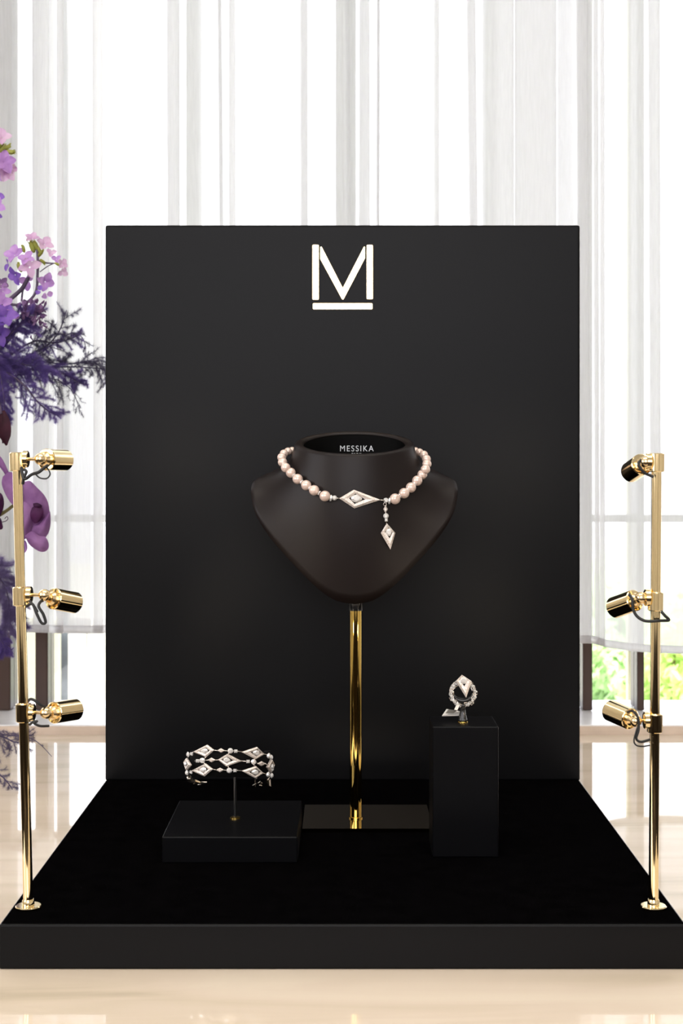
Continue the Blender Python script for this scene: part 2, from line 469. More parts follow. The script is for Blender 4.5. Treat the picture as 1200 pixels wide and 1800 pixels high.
bevel_box('render', ((152.2 - 602) * d / F, d, 0), ((380 - 602) * d / F, d + 0.03, 0.80), 0.004, M['white_render'], t, 2)
t = thing('tree', ((111 - 602) * 3.6 / F, 3.6, 0), 'grey tree trunk outside in the gap between the cream pillar and the white wall', 'tree')
q = MB(); xx = (111 - 602) * 3.6 / F
q.revolve((xx, 3.6, -0.02), (0, 0, 1), [(0, 0.028), (0.15, 0.020), (1.0, 0.017), (2.0, 0.012), (2.9, 0.006)], 14)
q.build('trunk', M['bark'], t, True)
q = MB()
for i in range(900):
    c = Vector((xx + rnd.gauss(0, 0.16), 3.6 + rnd.gauss(0, 0.2), 2.75 + rnd.gauss(0, 0.14)))
    n1 = Vector((rnd.gauss(0, 1), rnd.gauss(0, 1), rnd.gauss(0, 1))).normalized(); n2 = n1.orthogonal().normalized()
    q.add([c, c + n1 * .02 + n2 * .01, c + n1 * .04, c + n1 * .02 - n2 * .01], [(0, 1, 2, 3)])
f = q.build('crown', M['leaf'], t); f['kind'] = 'stuff'

# ------------------------------------------------------------------ curtains: real pleats, three layers of cloth where they overlap
def curtain(name, x0, x1, pleats, d0, hem_fn, label, waves, seed, hem_h=0.010):
    """pleats: (left, right) at the top of the frame, (left, right) at y = 1100 (pixel positions); waves: list of (px centre, width, depth)"""
    r = random.Random(seed)
    rows = 22
    grid = []
    for j in range(rows + 1):
        v = j / rows
        pts = []
        def ctl(tt):
            out = [(x0, 0.0)]
            for (a0, b0, a1, b1) in pleats:
                a = lerp(a0, a1, tt); b = lerp(b0, b1, tt)
                out += [('p', a, b)]
            out.append((x1, 0.0))
            return out
        # v: 0 hem ... 1 top; pixel row of this height
        ytop = -900.0; yb = 1120.0
        py = lerp(yb, ytop, v)
        tt = max(0.0, min(1.2, py / 1100.0)) if py > 0 else 0.0
        seq = ctl(tt)
        line = []
        cur = x0
        def seg(xa, xb, dy0, dy1, n):
            for k in range(n):
                s = k / n
                line.append((lerp(xa, xb, s), lerp(dy0, dy1, s * s * (3 - 2 * s))))
        dy = 0.0
        for it in seq[1:-1]:
            _, a, b = it
            g = max(5.0, 0.4 * (b - a)) 
            seg(cur, b, dy, -0.004, 14)
            # curl round the right edge, run back to the left edge, curl again
            for k in range(1, 5):
                ang = -pi / 2 + pi * k / 5
                line.append((b + 0.9 * cos(ang), -0.0030 + 0.0010 * sin(ang)))
            seg(b, a, -0.002, 0.0, 6)
            for k in range(1, 5):
                ang = -pi / 2 - pi * k / 5
                line.append((a + 0.9 * cos(ang) , 0.0010 + 0.0010 * sin(ang)))
            cur = a; dy = 0.002
        seg(cur, x1, dy, 0.0, 14); line.append((x1, 0.0))
        row = []
        for (px, dd) in line:
            wv = 0.0
            for (cx, wd, dp) in waves:
                u = (px - cx) / wd
                wv += dp * math.exp(-u * u)
            wv += 0.004 * sin(px * 0.021 + seed + 0.3 * sin(v * 5 + px * 0.01))
            dep = d0 + dd + wv
            x = (px - 602) * d0 / F
            zb = hem_fn(px); z = lerp(zb, 2.72, v)
            row.append((x, dep, z))
        grid.append(row)
    n = len(grid[0])
    q = MB(); vs = [p for row in grid for p in row]; fs = []
    for j in range(rows):
        for k in range(n - 1):
            a = j * n + k
            fs.append((a, a + 1, a + 1 + n, a + n))
    q.add(vs, fs)
    root = thing(name, ((x0 + x1 - 1204) / 2 * d0 / F, d0, 2.72), label, 'curtain')
    q.build('cloth', M['sheer'], root, True)
    # hem: a doubled strip sewn on the bottom edge
    q = MB(); vs = []; fs = []
    for k in range(n):
        x, y, z = grid[0][k]
        vs += [(x, y - 0.0012, z - 0.0006), (x, y - 0.0012, z + hem_h), (x, y + 0.0012, z + hem_h), (x, y + 0.0012, z - 0.0006)]
    for k in range(n - 1):
        a = 4 * k
        for e in range(4):
            fs.append((a + e, a + (e + 1) % 4, a + 4 + (e + 1) % 4, a + 4 + e))
    q.add(vs, fs); q.build('hem', M['sheer_hem'], root, True)
    return root
def hem_const(d0, y): return lambda px: ZC - (y - 808) * d0 / F
def hem_right(px):
    pts = [(900, 1129), (1034, 1129), (1045, 1131), (1070, 1139), (1110, 1145), (1160, 1148), (1260, 1150), (1700, 1152)]
    y = pts[-1][1]
    for (a, ya), (b, yb) in zip(pts[:-1], pts[1:]):
        if a <= px <= b: y = lerp(ya, yb, (px - a) / (b - a)); break
    return ZC - (y - 808) * 1.985 / F
rod = thing('curtain_rod', (0, 2.03, 2.735), 'white curtain rod above the window holding the sheer curtains', 'rod')
q = MB(); q.tube([(-1.3, 2.03, 2.738), (1.3, 2.03, 2.738)], 0.008, 12); q.build('rail', M['sill'], rod, True)
q = MB()
for x in (-1.2, 0, 1.2):
    q = MB(); q.box((x - 0.01, 2.02, 2.74), (x + 0.01, 2.04, 2.80)); q.build('bracket', M['sill'], rod)
curtain('sheer_curtain', -420, 161, [(-180, -150, -180, -150), (-6, 21, -14, 12), (54, 84, 56, 84), (99, 111, 100, 111)], 2.005, hem_const(2.005, 1112),
        'white sheer curtain panel at the left, behind the purple flowers', [(60, 40, 0.008)], 1)
curtain('sheer_curtain', 120, 1024, [(163, 181, 165, 181), (292, 314, 296, 316), (382, 387, 392, 398), (403, 413, 404, 414), (527, 539, 530, 541), (602, 611, 612, 622),
                                    (633, 648, 630, 650), (664, 667, 660, 664), (762, 770, 762, 771), (818, 832, 834, 846), (864, 902, 862, 903), (906, 976, 906, 976)],
        2.03, hem_const(2.03, 1112), 'broad white sheer curtain panel behind the top of the black panel', [(240, 50, 0.006), (700, 40, 0.008)], 2)
curtain('sheer_curtain', 979, 1660, [(1012, 1030, 1020, 1036), (1042, 1049, 1046, 1052), (1055, 1061, 1055, 1062), (1140, 1158, 1146, 1161), (1290, 1330, 1290, 1330), (1450, 1490, 1450, 1490)],
        1.985, hem_right, 'white sheer curtain panel at the right, its hem curving up beside the black panel', [(1100, 40, 0.006)], 3)

# ------------------------------------------------------------------ table
tb = thing('table', (0, 1.42, 0), 'table with a polished cream marble top under the black display stand', 'table')
bevel_box('table_top', (-0.50, 0.86, Z0 - 0.03), (0.50, 1.987, Z0), 0.002, M['marble'], tb)
for sx in (-1, 1):
    for y in (0.93, 1.92):
        bevel_box('leg', (sx * 0.44 - 0.03, y - 0.03, 0), (sx * 0.44 + 0.03, y + 0.03, Z0 - 0.03), 0.004, M['wood'], tb, 2)

# ------------------------------------------------------------------ display stand: platform, back panel, letter emblem
ZP = Z0 + 0.0335                # top of the platform
DF, DB = 1.072, 1.552
ds = thing('display_stand', (0, (DF + DB) / 2, Z0), 'black display stand with a suede platform and a tall square back panel', 'display stand')
bevel_box('platform', (-0.25, DF, Z0), (0.25, DB + 0.022, ZP - 0.0006), 0.0016, M['panel'], ds)
bevel_box('suede_top', (-0.2485, DF + 0.0016, ZP - 0.002), (0.2485, DB, ZP), 0.0003, M['suede'], ds, 1)
bevel_box('back_panel', (-0.25, DB, ZP - 0.001), (0.25, DB + 0.020, ZC + (808 - 395.5) * DB / F), 0.0022, M['panel'], ds)

em = thing('letter_emblem', P(602, 488, DB), 'mirror gold letter M over a bar, on the black back panel', 'emblem')
def plate(name, pts, parent, m, d, th=0.0014, bev=0.0003):
    n = len(pts)
    q = MB()
    fr = [P(x, y, d) - Vector((0, th, 0)) for x, y in pts]; bk = [P(x, y, d) for x, y in pts]
    q.add(fr + bk, [tuple(range(n)), tuple(range(2 * n - 1, n - 1, -1))] + [(i, (i + 1) % n, n + (i + 1) % n, n + i) for i in range(n)])
    o = q.build(name, m, parent)
    bm = bmesh.new(); bm.from_mesh(o.data)
    ed = [e for e in bm.edges if all(v.co.y + world_of(o).y < d - th * 0.5 for v in e.verts)]
    bmesh.ops.bevel(bm, geom=ed, offset=bev, segments=2, affect='EDGES')
    bm.to_mesh(o.data); bm.free()
    return o
def rrect(x0, y0, x1, y1, r, n=4):
    out = []
    for cx, cy, a0 in ((x1 - r, y0 + r, -90), (x1 - r, y1 - r, 0), (x0 + r, y1 - r, 90), (x0 + r, y0 + r, 180)):
        for k in range(n + 1):
            a = radians(a0 + 90 * k / n); out.append((cx + r * cos(a), cy + r * sin(a)))
    return out
plate('vertical_bar', rrect(549, 430.5, 560, 527, 1.8), em, M['gold'], DB)
plate('vertical_bar', rrect(644.2, 430.8, 655, 526, 1.8), em, M['gold'], DB)
plate('v_stroke', [(562.8, 434.5), (564.2, 433.5), (565.6, 435), (602.2, 506.5), (639, 434.6), (640.3, 433.6), (641.2, 434.6), (641.2, 454), (603.4, 526.5), (601.2, 526.5), (562.8, 455.5)], em, M['gold'], DB)
plate('underline_bar', rrect(549.8, 533.2, 654.3, 543.8, 1.8), em, M['gold'], DB)

# ------------------------------------------------------------------ bust on its gold pole
DBU = 1.385
k_b = DBU / F
bs = thing('necklace_bust', (0.012, 1.374, ZP), 'black necklace bust with an open tilted neck, on a gold pole and base plate', 'bust')
edge_ctl = [(0, 1062, 1.352), (34, 1055, 1.3525), (68, 1031, 1.353), (108, 991, 1.355), (148, 945, 1.359), (173, 905, 1.364), (181, 874, 1.372), (181, 856, 1.380), (174, 843, 1.389),
            (150, 833, 1.402), (105, 822, 1.414), (50, 814, 1.422), (0, 812, 1.424)]
NPH = 60                        # steps front -> back on one side
half = catmull(edge_ctl, NPH + 1)
BX = 622.5
def mm_pt(dx, py, dep): return P(BX + dx, py, dep)
def bust_row(i):                # i in 0 .. 2*NPH-1, going round; returns (sign, t in 0..2, edge)
    if i <= NPH: return 1, i
    return -1, 2 * NPH - i
rings = 22
q = MB(); NN = 2 * NPH
def rim_pt(sg, k, a, b, dpy, drop=0.0):
    ph = -pi / 2 + pi * k / NPH     # -90 front ... +90 back
    py = 783 - 20.5 * sin(ph)
    p = P(BX, py, DBU + b * sin(ph))
    return Vector((p.x + sg * a * cos(ph), DBU + b * sin(ph), ZC - (py - 808) * DBU / F - drop))
A_O, B_O = 105.5 * k_b, 0.040
A_I, B_I = 89 * k_b, 0.0315
cols_v = []; inner_v = []
for i in range(NN):
    sg, k = bust_row(i)
    ph = -pi / 2 + pi * k / NPH
    R0 = rim_pt(sg, k, A_O, B_O, 0)
    ex, ey, ed = half[k]
    E = mm_pt(sg * ex, ey, ed)
    npy = 817 - 26 * sin(ph)
    Nn = Vector((P(BX, 0, DBU).x + sg * 110 * k_b * cos(ph), DBU + 0.0425 * sin(ph), ZC - (npy - 808) * DBU / F))
    Q = Nn.lerp(E, 0.35)
    if ph < 0: Q.y += -0.010 * (sin(ph) ** 2)
    col = []
    inner_v.append([rim_pt(sg, k, A_I * (1 - 0.10 * dz / 0.03), B_I * (1 - 0.10 * dz / 0.03), 0, dz) for dz in (0.030, 0.020, 0.010, 0.0045, 0.0005)])
    # rounded lip
    am, bmn = (A_O + A_I) / 2, (B_O + B_I) / 2
    ha, hb = (A_O - A_I) / 2, (B_O - B_I) / 2
    for s in range(0, 9):
        an = pi - pi * s / 8
        col.append(rim_pt(sg, k, am + ha * cos(an), bmn + hb * cos(an), 0, -0.0030 * sin(an)))
    for s in range(1, rings + 1):
        u = s / rings; w1 = 1 - u
        col.append(R0 * w1 ** 3 + Nn * 3 * w1 * w1 * u + Q * 3 * w1 * u * u + E * u ** 3)
    # lip turned back at the rim of the chest, then the closed rear
    cen = Vector((P(BX, 0, DBU).x, 1.388, ZC - (905 - 808) * DBU / F))
    back = Vector((0, 1, 0)) * 0.006
    inn = (cen - E).normalized()
    col.append(E + back * 0.35 + inn * 0.0006)
    col.append(E + back * 0.75 + inn * 0.0025)
    col.append(E + back + inn * 0.006)
    for u in (0.3, 0.6, 0.85):
        col.append((E + back + inn * 0.006).lerp(cen, u))
    cols_v.append(col)
L = len(cols_v[0])
vs = [p for c in cols_v for p in c]
fs = []
for i in range(NN):
    j = (i + 1) % NN
    for k in range(L - 1):
        fs.append((i * L + k, j * L + k, j * L + k + 1, i * L + k + 1))
fs.append(tuple(i * L + L - 1 for i in range(NN - 1, -1, -1)))
q.add(vs, fs)
bust = q.build('bust_form', M['bust'], bs, True)
qi = MB(); LI = 5
vs = [p for c in inner_v for p in c]; fs = [tuple(i * LI for i in range(NN))]
for i in range(NN):
    j = (i + 1) % NN
    for k in range(LI - 1): fs.append((i * LI + k, j * LI + k, j * LI + k + 1, i * LI + k + 1))
qi.add(vs, fs); ob = qi.build('neck_lining', M['bust_inside'], bs, True); ob['label'] = 'deep black inside of the open neck'
lin_bvh = BVHTree.FromPolygons([Vector(v) for v in qi.v], [f for f in qi.f if len(f) == 4])
bust_bvh = BVHTree.FromPolygons([Vector(v) for v in q.v], [f for f in q.f if len(f) == 4])
# the writing printed on the inner back of the neck
def text_mesh(txt, name, x0, x1, y0, y1, parent, m):
    cu = bpy.data.curves.new(name, 'FONT'); cu.body = txt; cu.space_character = 1.25; cu.size = 1.0
    tmp = bpy.data.objects.new(name, cu); COL.objects.link(tmp)
    C.view_layer.update()
    dg = C.evaluated_depsgraph_get()
    me = bpy.data.meshes.new_from_object(tmp.evaluated_get(dg))
    bpy.data.objects.remove(tmp); bpy.data.curves.remove(cu)
    xs = [v.co.x for v in me.vertices]; ys = [v.co.y for v in me.vertices]
    X0, X1, Y0, Y1 = min(xs), max(xs), min(ys), max(ys)
    off = world_of(parent)
    for v in me.vertices:
        px = lerp(x0, x1, (v.co.x - X0) / (X1 - X0)); py = lerp(y1, y0, (v.co.y - Y0) / (Y1 - Y0))
        o = Vector((0, 0, ZC)); dirv = (P(px, py, 1.4) - o).normalized()
        loc, nor, idx, dist = lin_bvh.ray_cast(o + dirv * 1.38, dirv)
        p = (loc - dirv * 0.0004) if loc else P(px, py, 1.41)
        v.co = p - off
    me.materials.clear(); me.materials.append(m)
    ob = bpy.data.objects.new(name, me); COL.objects.link(ob); ob.parent = parent
    return ob
lt = text_mesh('MESSIKA', 'lettering', 597.5, 656.5, 783.2, 793.4, bs, M['white_text']); lt['label'] = 'pale silver lettering inside the neck'
text_mesh('PARIS', 'small_lettering', 618, 635, 796.2, 799.6, bs, M['white_text'])
# pole and base plate
PX, PD = 0.0122, 1.374
q = MB(); q.revolve((PX, PD, ZP + 0.0035), (0, 0, 1), [(0, 0.0056), (0.26, 0.0056)], 40); sharp_smooth(q.build('pole', M['gold_dark'], bs))
q = MB(); q.revolve((PX, PD, ZP + 0.0035), (0, 0, 1), [(0, 0.0066), (0.0012, 0.0066), (0.0016, 0.0060)], 40); sharp_smooth(q.build('pole_collar', M['gold_dark'], bs))
q = MB(); q.revolve((PX, PD, ZC - (1073 - 808) * PD / F), (0, 0, 1), [(0, 0.0066), (0.010, 0.0066), (0.012, 0.008), (0.02, 0.008)], 32); sharp_smooth(q.build('pole_socket', M['ring_stand'], bs))
q = MB(); q.box((-0.0365, 1.334, ZP), (0.0815, 1.4265, ZP + 0.0035)); q.build('base_plate', M['bronze'], bs)

# ------------------------------------------------------------------ jewellery helpers (frame: pixel position, depth function, outward offset)
def surf(depth_fn, out_fn):
    def f(px, py, h): 
        return P(px, py, depth_fn(px, py)) + out_fn(px, py) * h
    return f
def flat_surf(d, nrm=(0, -1, 0)):
    n = Vector(nrm).normalized()
    return surf(lambda px, py: d, lambda px, py: n)
def kite(name, outer, inner, sf, h, m, parent, ridge=0.45):
    """pave kite frame with a raised ridge and an open middle"""
    n = len(outer); sub = 4
    def loop(a, b, t, hh):
        out = []
        for i in range(n):
            for s in range(sub):
                u = s / sub
                ax = lerp(outer[i][0], outer[(i + 1) % n][0], u); ay = lerp(outer[i][1], outer[(i + 1) % n][1], u)
                bx = lerp(inner[i][0], inner[(i + 1) % n][0], u); by = lerp(inner[i][1], inner[(i + 1) % n][1], u)
                out.append(sf(lerp(ax, bx, t), lerp(ay, by, t), hh))
        return out
    prof = [(0, 0), (0, h * 0.55), (ridge, h), (1, h * 0.8), (1, 0)]
    q = MB(); N = n * sub; vs = []; fs = []
    for t, hh in prof: vs += loop(0, 0, t, hh)
    K = len(prof)
    for r in range(K):
        r2 = (r + 1) % K
        for k in range(N):
            k2 = (k + 1) % N
            fs.append((r * N + k, r * N + k2, r2 * N + k2, r2 * N + k))
    q.add(vs, fs)
    return q.build(name, m, parent)
def gem(name, cx, cy, pts, sf, h, m, parent, base=0.0):
    """cut stone: girdle outline pts (offsets in pixels), raised crown and table"""
    n = len(pts); q = MB()
    vs = [sf(cx + x * 0.6, cy + y * 0.6, base) for x, y in pts] + [sf(cx + x, cy + y, base + h * 0.55) for x, y in pts] + [sf(cx + x * 0.55, cy + y * 0.55, base + h) for x, y in pts]
    fs = [tuple(range(n - 1, -1, -1)), tuple(2 * n + k for k in range(n))]
    for r in (0, 1):
        for k in range(n):
            k2 = (k + 1) % n
            fs += [(r * n + k, r * n + k2, (r + 1) * n + k2), (r * n + k, (r + 1) * n + k2, (r + 1) * n + k)]
    q.add(vs, fs)
    return q.build(name, m, parent)
def circ(r, n=10, ry=None): return [(r * cos(2 * pi * k / n), (ry or r) * sin(2 * pi * k / n)) for k in range(n)]
def sq(r, ry=None): ry = ry or r; return [(-r, -ry), (r, -ry), (r, ry), (-r, ry)]
def pear(l, w, ang, n=12):
    """drop outline, long axis l, width w, tip towards ang (radians, picture)"""
    out = []
    for k in range(n):
        a = 2 * pi * k / n
        x = cos(a); y = sin(a)
        r = 0.5 * w * (y * (1 - 0.45 * max(0, x)))
        xx = 0.5 * l * (x if x < 0 else x ** 1.0)
        out.append((xx * cos(ang) - r * sin(ang), xx * sin(ang) + r * cos(ang)))
    return out
def lozenge(a, b): return [(-a, 0), (0, -b), (a, 0), (0, b)]
def chain(name, pts, r, parent, m): 
    q = MB(); q.tube(pts, r, 6); return q.build(name, m, parent, True)

# ------------------------------------------------------------------ pearl necklace
nk = thing('pearl_necklace', P(622, 880, 1.335), 'pearl necklace with a diamond kite centrepiece and drop, worn by the black bust', 'necklace')
o_cam = Vector((0, 0, ZC))
def on_bust(px, py, r, d_def):
    loc, nor, idx, dist = bust_bvh.ray_cast(o_cam, (P(px, py, 1.3) - o_cam).normalized())
    d0 = d_def
    if loc:
        p = loc.copy()
        for _ in range(60):     # draw the pearl towards the viewer until it just touches the bust
            near = bust_bvh.find_nearest(p)
            if near[3] >= r: break
            p -= (loc - o_cam).normalized() * 0.0004
        d0 = p.y
    return d0
left = [(571, 872, 9.7), (552, 862, 9.4), (538, 853, 9.2), (523, 842, 9.2), (511, 831, 8.9), (502, 822, 8.6), (496.5, 812.5, 8.4), (495, 804, 8.0), (499, 797.5, 7.6), (506, 793.5, 7.0), (513, 792, 6.5)]
right = [(694, 877, 9.7), (710, 867, 9.4), (722, 857, 9.2), (733, 845, 9.2), (742, 834, 8.8), (747.5, 825, 8.4), (750, 815.5, 8.2), (749, 807, 8.0), (744.5, 799.5, 7.6), (737, 795, 7.0), (730, 792.5, 6.5)]
dd_side = [None, None, None, None, None, 1.362, 1.371, 1.380, 1.390, 1.400, 1.409]
paths = []
pearl_me = None
for side in (left, right):
    pos = []
    for i, (px, py, rp) in enumerate(side):
        d0 = dd_side[i]
        r = rp * (1.345 if d0 is None else d0) / F
        if d0 is None: d0 = on_bust(px, py, r, 1.35)
        pos.append((P(px, py, d0), rp * d0 / F))
    paths.append(pos)
for pos in paths:
    for p, r in pos:
        if pearl_me is None:
            q = MB(); q.ball((0, 0, 0), 1.0, 24, 16)
            ob = q.build('pearl', M['pearl'], nk, True, origin=(0, 0, 0)); pearl_me = ob.data
        else:
            ob = bpy.data.objects.new('pearl', pearl_me); COL.objects.link(ob); ob.parent = nk
        ob.location = p - world_of(nk); ob.scale = (r, r, r)
    for (p, r), (p2, r2) in list(zip(pos[:-1], pos[1:]))[:8]:
        ax = (p2 - p).normalized(); c = p + ax * (r + ((p2 - p).length - r - r2) / 2)
        q = MB(); q.revolve(c - ax * 0.0006, ax, [(0, 0.0016), (0.0003, 0.0023), (0.0009, 0.0023), (0.0012, 0.0016)], 14)
        q.build('diamond_rondelle', M['diamond'], nk)
# cord round the back of the neck
bp = [paths[0][-1][0]] + [Vector((0.011 + 0.054 * cos(a), 1.385 + 0.050 * sin(a), ZC - (798 - 808) * 1.40 / F)) for a in [radians(x) for x in (150, 130, 110, 90, 70, 50, 30)]] + [paths[1][-1][0]]
chain('clasp_chain', [Vector(x) for x in catmull([tuple(v) for v in bp], 30)], 0.0012, nk, M['white_gold'])
dk = on_bust(622, 877, 0.0010, 1.34) - 0.0008
dk = min(dk, on_bust(600, 877, 0.0008, 1.34) - 0.0006, on_bust(655, 877, 0.0008, 1.34) - 0.0006)
sfk = flat_surf(dk)
kite('kite_setting', [(596, 876), (621.7, 860.8), (668.5, 878.6), (622.7, 893.5)], [(613.6, 876.2), (624, 867.8), (641.5, 877.5), (623, 885.8)], sfk, 0.0030, M['pave'], nk)
gem('pear_diamond', 626.5, 876.3, pear(20, 14, 0.05), sfk, 0.0036, M['diamond'], nk)
chain('link', [P(588, 875.5, dk - 0.001), P(597, 876, dk - 0.001)], 0.0005, nk, M['white_gold'])
chain('link', [P(667, 878.6, dk - 0.001), P(676, 879.8, dk - 0.001)], 0.0005, nk, M['white_gold'])
dl = on_bust(587.8, 875.3, 0.001, 1.34) - 0.0012
gem('round_diamond', 587.8, 875.3, circ(4.6), flat_surf(dl), 0.0028, M['diamond'], nk)
dr = on_bust(678, 879.4, 0.001, 1.34) - 0.0012
gem('round_diamond', 678, 879.4, circ(4.6), flat_surf(dr), 0.0028, M['diamond'], nk)
for (cx, cy, dd, ax) in ((581.5, 875.5, dl, (1, 0, -0.15)), (684.3, 880.5, dr, (1, 0, -0.1))):
    c = P(cx, cy, dd - 0.001); a = Vector(ax).normalized()
    q = MB(); q.revolve(c - a * 0.001, a, [(0, 0.0022), (0.0004, 0.0030), (0.0015, 0.0030), (0.002, 0.0022)], 16); q.build('diamond_rondelle', M['diamond'], nk)
# pendant drop
dp_ = min(on_bust(679, 900, 0.001, 1.34), on_bust(683, 960, 0.001, 1.34), on_bust(682, 930, 0.001, 1.34)) - 0.0006
sfp = flat_surf(dp_)
q = MB(); ringp = [P(676.3 + 2.6 * cos(a), 886.5 + 2.8 * sin(a), dp_ - 0.0012) for a in [2 * pi * k / 14 for k in range(15)]]
q.tube(ringp, 0.0004, 6); q.build('jump_ring', M['white_gold'], nk, True)
gem('lozenge_diamond', 677.2, 895, [(0, -7.6), (4.0, 0), (0, 7.2), (-4.0, 0)], sfp, 0.0022, M['pave'], nk)
gem('round_diamond', 678, 906.8, circ(4.9), sfp, 0.0030, M['diamond'], nk)
gem('square_diamond', 678.6, 914, sq(2.7), sfp, 0.0024, M['diamond'], nk)
chain('link', [P(677.4, 890, dp_ - 0.0008), P(678.7, 921, dp_ - 0.0008)], 0.00045, nk, M['white_gold'])
kite('kite_setting', [(679.6, 919.5), (694.4, 936.6), (686, 966), (669, 937)], [(682.4, 927), (689.5, 936), (684.6, 946), (676.4, 934.6)], sfp, 0.0026, M['pave'], nk)
gem('pear_diamond', 683.2, 935.6, pear(14, 11, 1.45), sfp, 0.0032, M['diamond'], nk)

# ------------------------------------------------------------------ bracelet on its stand
bb = thing('bracelet_block', (-0.0945, 1.297, ZP), 'low black block with a thin black rod that holds the bracelet', 'display block')
blk = bevel_box('block', (-0.151, 1.232, ZP), (-0.0376, 1.364, ZP + 0.0222), 0.0011, M['pedestal'], bb)
RX, RD = -0.0945, 1.297
q = MB(); q.revolve((RX, RD, ZP + 0.0222), (0, 0, 1), [(0, 0.0045), (0.0008, 0.0045), (0.0012, 0.0036)], 28); sharp_smooth(q.build('rod_flange', M['gold_dark'], bb))
q = MB(); q.revolve((RX, RD, ZP + 0.0225), (0, 0, 1), [(0, 0.0013), (0.040, 0.0013)], 16); sharp_smooth(q.build('rod', M['ring_stand'], bb))
BC, BA = 402.5, 77.0
BDF, BBD = 1.272, 0.030
def b_s(px): return asin(max(-0.995, min(0.995, (px - BC) / BA)))
def b_depth(px, py=0): return BDF + BBD * (1 - cos(b_s(px)))
def b_out(px, py=0):
    s = b_s(px); a = BA * 1.285 / F
    return Vector((sin(s) / a, -cos(s) / BBD, 0)).normalized()
bsf = surf(b_depth, b_out)
# padded cuff under the bracelet
q = MB(); vs = []; fs = []
NA = 40
for k in range(NA + 1):
    s = radians(-105 + 210 * k / NA); a = (BA - 5.5) * 1.285 / F
    x0_ = (BC - 602) * 1.285 / F
    for (f_, zpy) in ((1, 1322), (1, 1362), (0.86, 1362), (0.86, 1322)):
        vs.append((x0_ + a * f_ * sin(s), BDF + BBD - (BBD - 0.003) * f_ * cos(s), ZC - (zpy + 5 * (1 - cos(s)) - 808) * 1.285 / F))
for k in range(NA):
    for e in range(4):
        fs.append((4 * k + e, 4 * k + (e + 1) % 4, 4 * k + 4 + (e + 1) % 4, 4 * k + 4 + e))
fs += [(0, 1, 2, 3), (4 * NA + 3, 4 * NA + 2, 4 * NA + 1, 4 * NA)]
q.add(vs, fs); q.build('cuff_pad', M['black_velvet'], bb, True)
q = MB(); zb = ZC - (1358 - 808) * 1.285 / F
q.box((RX - 0.034, RD - 0.0025, zb - 0.003), (RX + 0.034, RD + 0.0025, zb)); q.build('cross_bar', M['black_velvet'], bb)

br = thing('diamond_bracelet', P(402, 1345, BDF), 'three-row diamond bracelet of linked kites, on the low black block', 'bracelet')
def Z3(x, y): return (300 + x / 6.0, 1290 + y / 6.0)
def kz(outer, inner, gx, gy, ang, l=12.5, w_=9.5):
    kite('kite_setting', [Z3(*p) for p in outer], [Z3(*p) for p in inner], bsf, 0.0022, M['pave'], br)
    gx, gy = Z3(gx, gy)
    gem('pear_diamond', gx, gy, pear(l, w_, ang), bsf, 0.0028, M['diamond'], br)
kz([(245, 188), (388, 113), (462, 170), (378, 243)], [(312, 182), (385, 145), (418, 172), (376, 208)], 362, 178, pi - 0.1)
kz([(228, 387), (372, 310), (450, 370), (362, 446)], [(298, 378), (372, 340), (404, 370), (358, 408)], 348, 376, pi - 0.1)
kz([(500, 270), (600, 208), (745, 285), (588, 342)], [(540, 270), (598, 238), (662, 276), (590, 306)], 594, 272, 0.1)
kz([(745, 190), (905, 137), (980, 212), (890, 267)], [(835, 190), (905, 160), (945, 200), (895, 235)], 893, 195, pi + 0.05)
kz([(745, 388), (893, 338), (970, 412), (885, 466)], [(820, 398), (895, 362), (938, 402), (885, 440)], 880, 400, pi + 0.05)
for x, y, a_, b_ in ((532, 173, 42, 24), (435, 273, 44, 25), (522, 378, 44, 25), (950, 312, 48, 26)):
    cx, cy = Z3(x, y); gem('lozenge_diamond', cx, cy, lozenge(a_ / 6, b_ / 6), bsf, 0.0018, M['pave'], br)
for x, y, r in ((630, 175, 29), (342, 278, 29), (618, 382, 29), (867, 292, 28)):
    cx, cy = Z3(x, y); gem('round_diamond', cx, cy, circ(r / 6), bsf, 0.0028, M['diamond'], br)
for x, y in ((685, 180), (293, 284), (677, 384), (812, 289)):
    cx, cy = Z3(x, y); gem('square_diamond', cx, cy, sq(2.9), bsf, 0.0022, M['diamond'], br)
def bl(name, pts, r=0.0004):
    c = [bsf(*Z3(*p), 0.0008) for p in pts]; chain(name, c, r, br, M['white_gold'])
bl('link', [(212, 205), (250, 190)]); bl('link', [(455, 172), (500, 175)]); bl('link', [(565, 176), (605, 178)]); bl('link', [(655, 178), (700, 181), (755, 188)], 0.0005); bl('link', [(975, 212), (1020, 222)])
bl('link', [(262, 285), (320, 280)]); bl('link', [(365, 276), (400, 275)]); bl('link', [(475, 275), (510, 272)]); bl('link', [(735, 284), (800, 289), (845, 292)], 0.0005); bl('link', [(890, 298), (910, 305)]); bl('link', [(990, 318), (1020, 322)])
bl('link', [(205, 390), (235, 387)]); bl('link', [(445, 372), (485, 378)]); bl('link', [(560, 380), (600, 382)]); bl('link', [(640, 382), (700, 384), (755, 388)], 0.0005); bl('link', [(965, 412), (1000, 425)])
for a_, b_ in (((378, 240), (360, 260)), ((352, 303), (370, 314)), ((615, 200), (610, 212)), ((605, 338), (612, 358)), ((885, 262), (872, 270)), ((866, 316), (885, 342))):
    bl('link', [a_, b_], 0.0006)
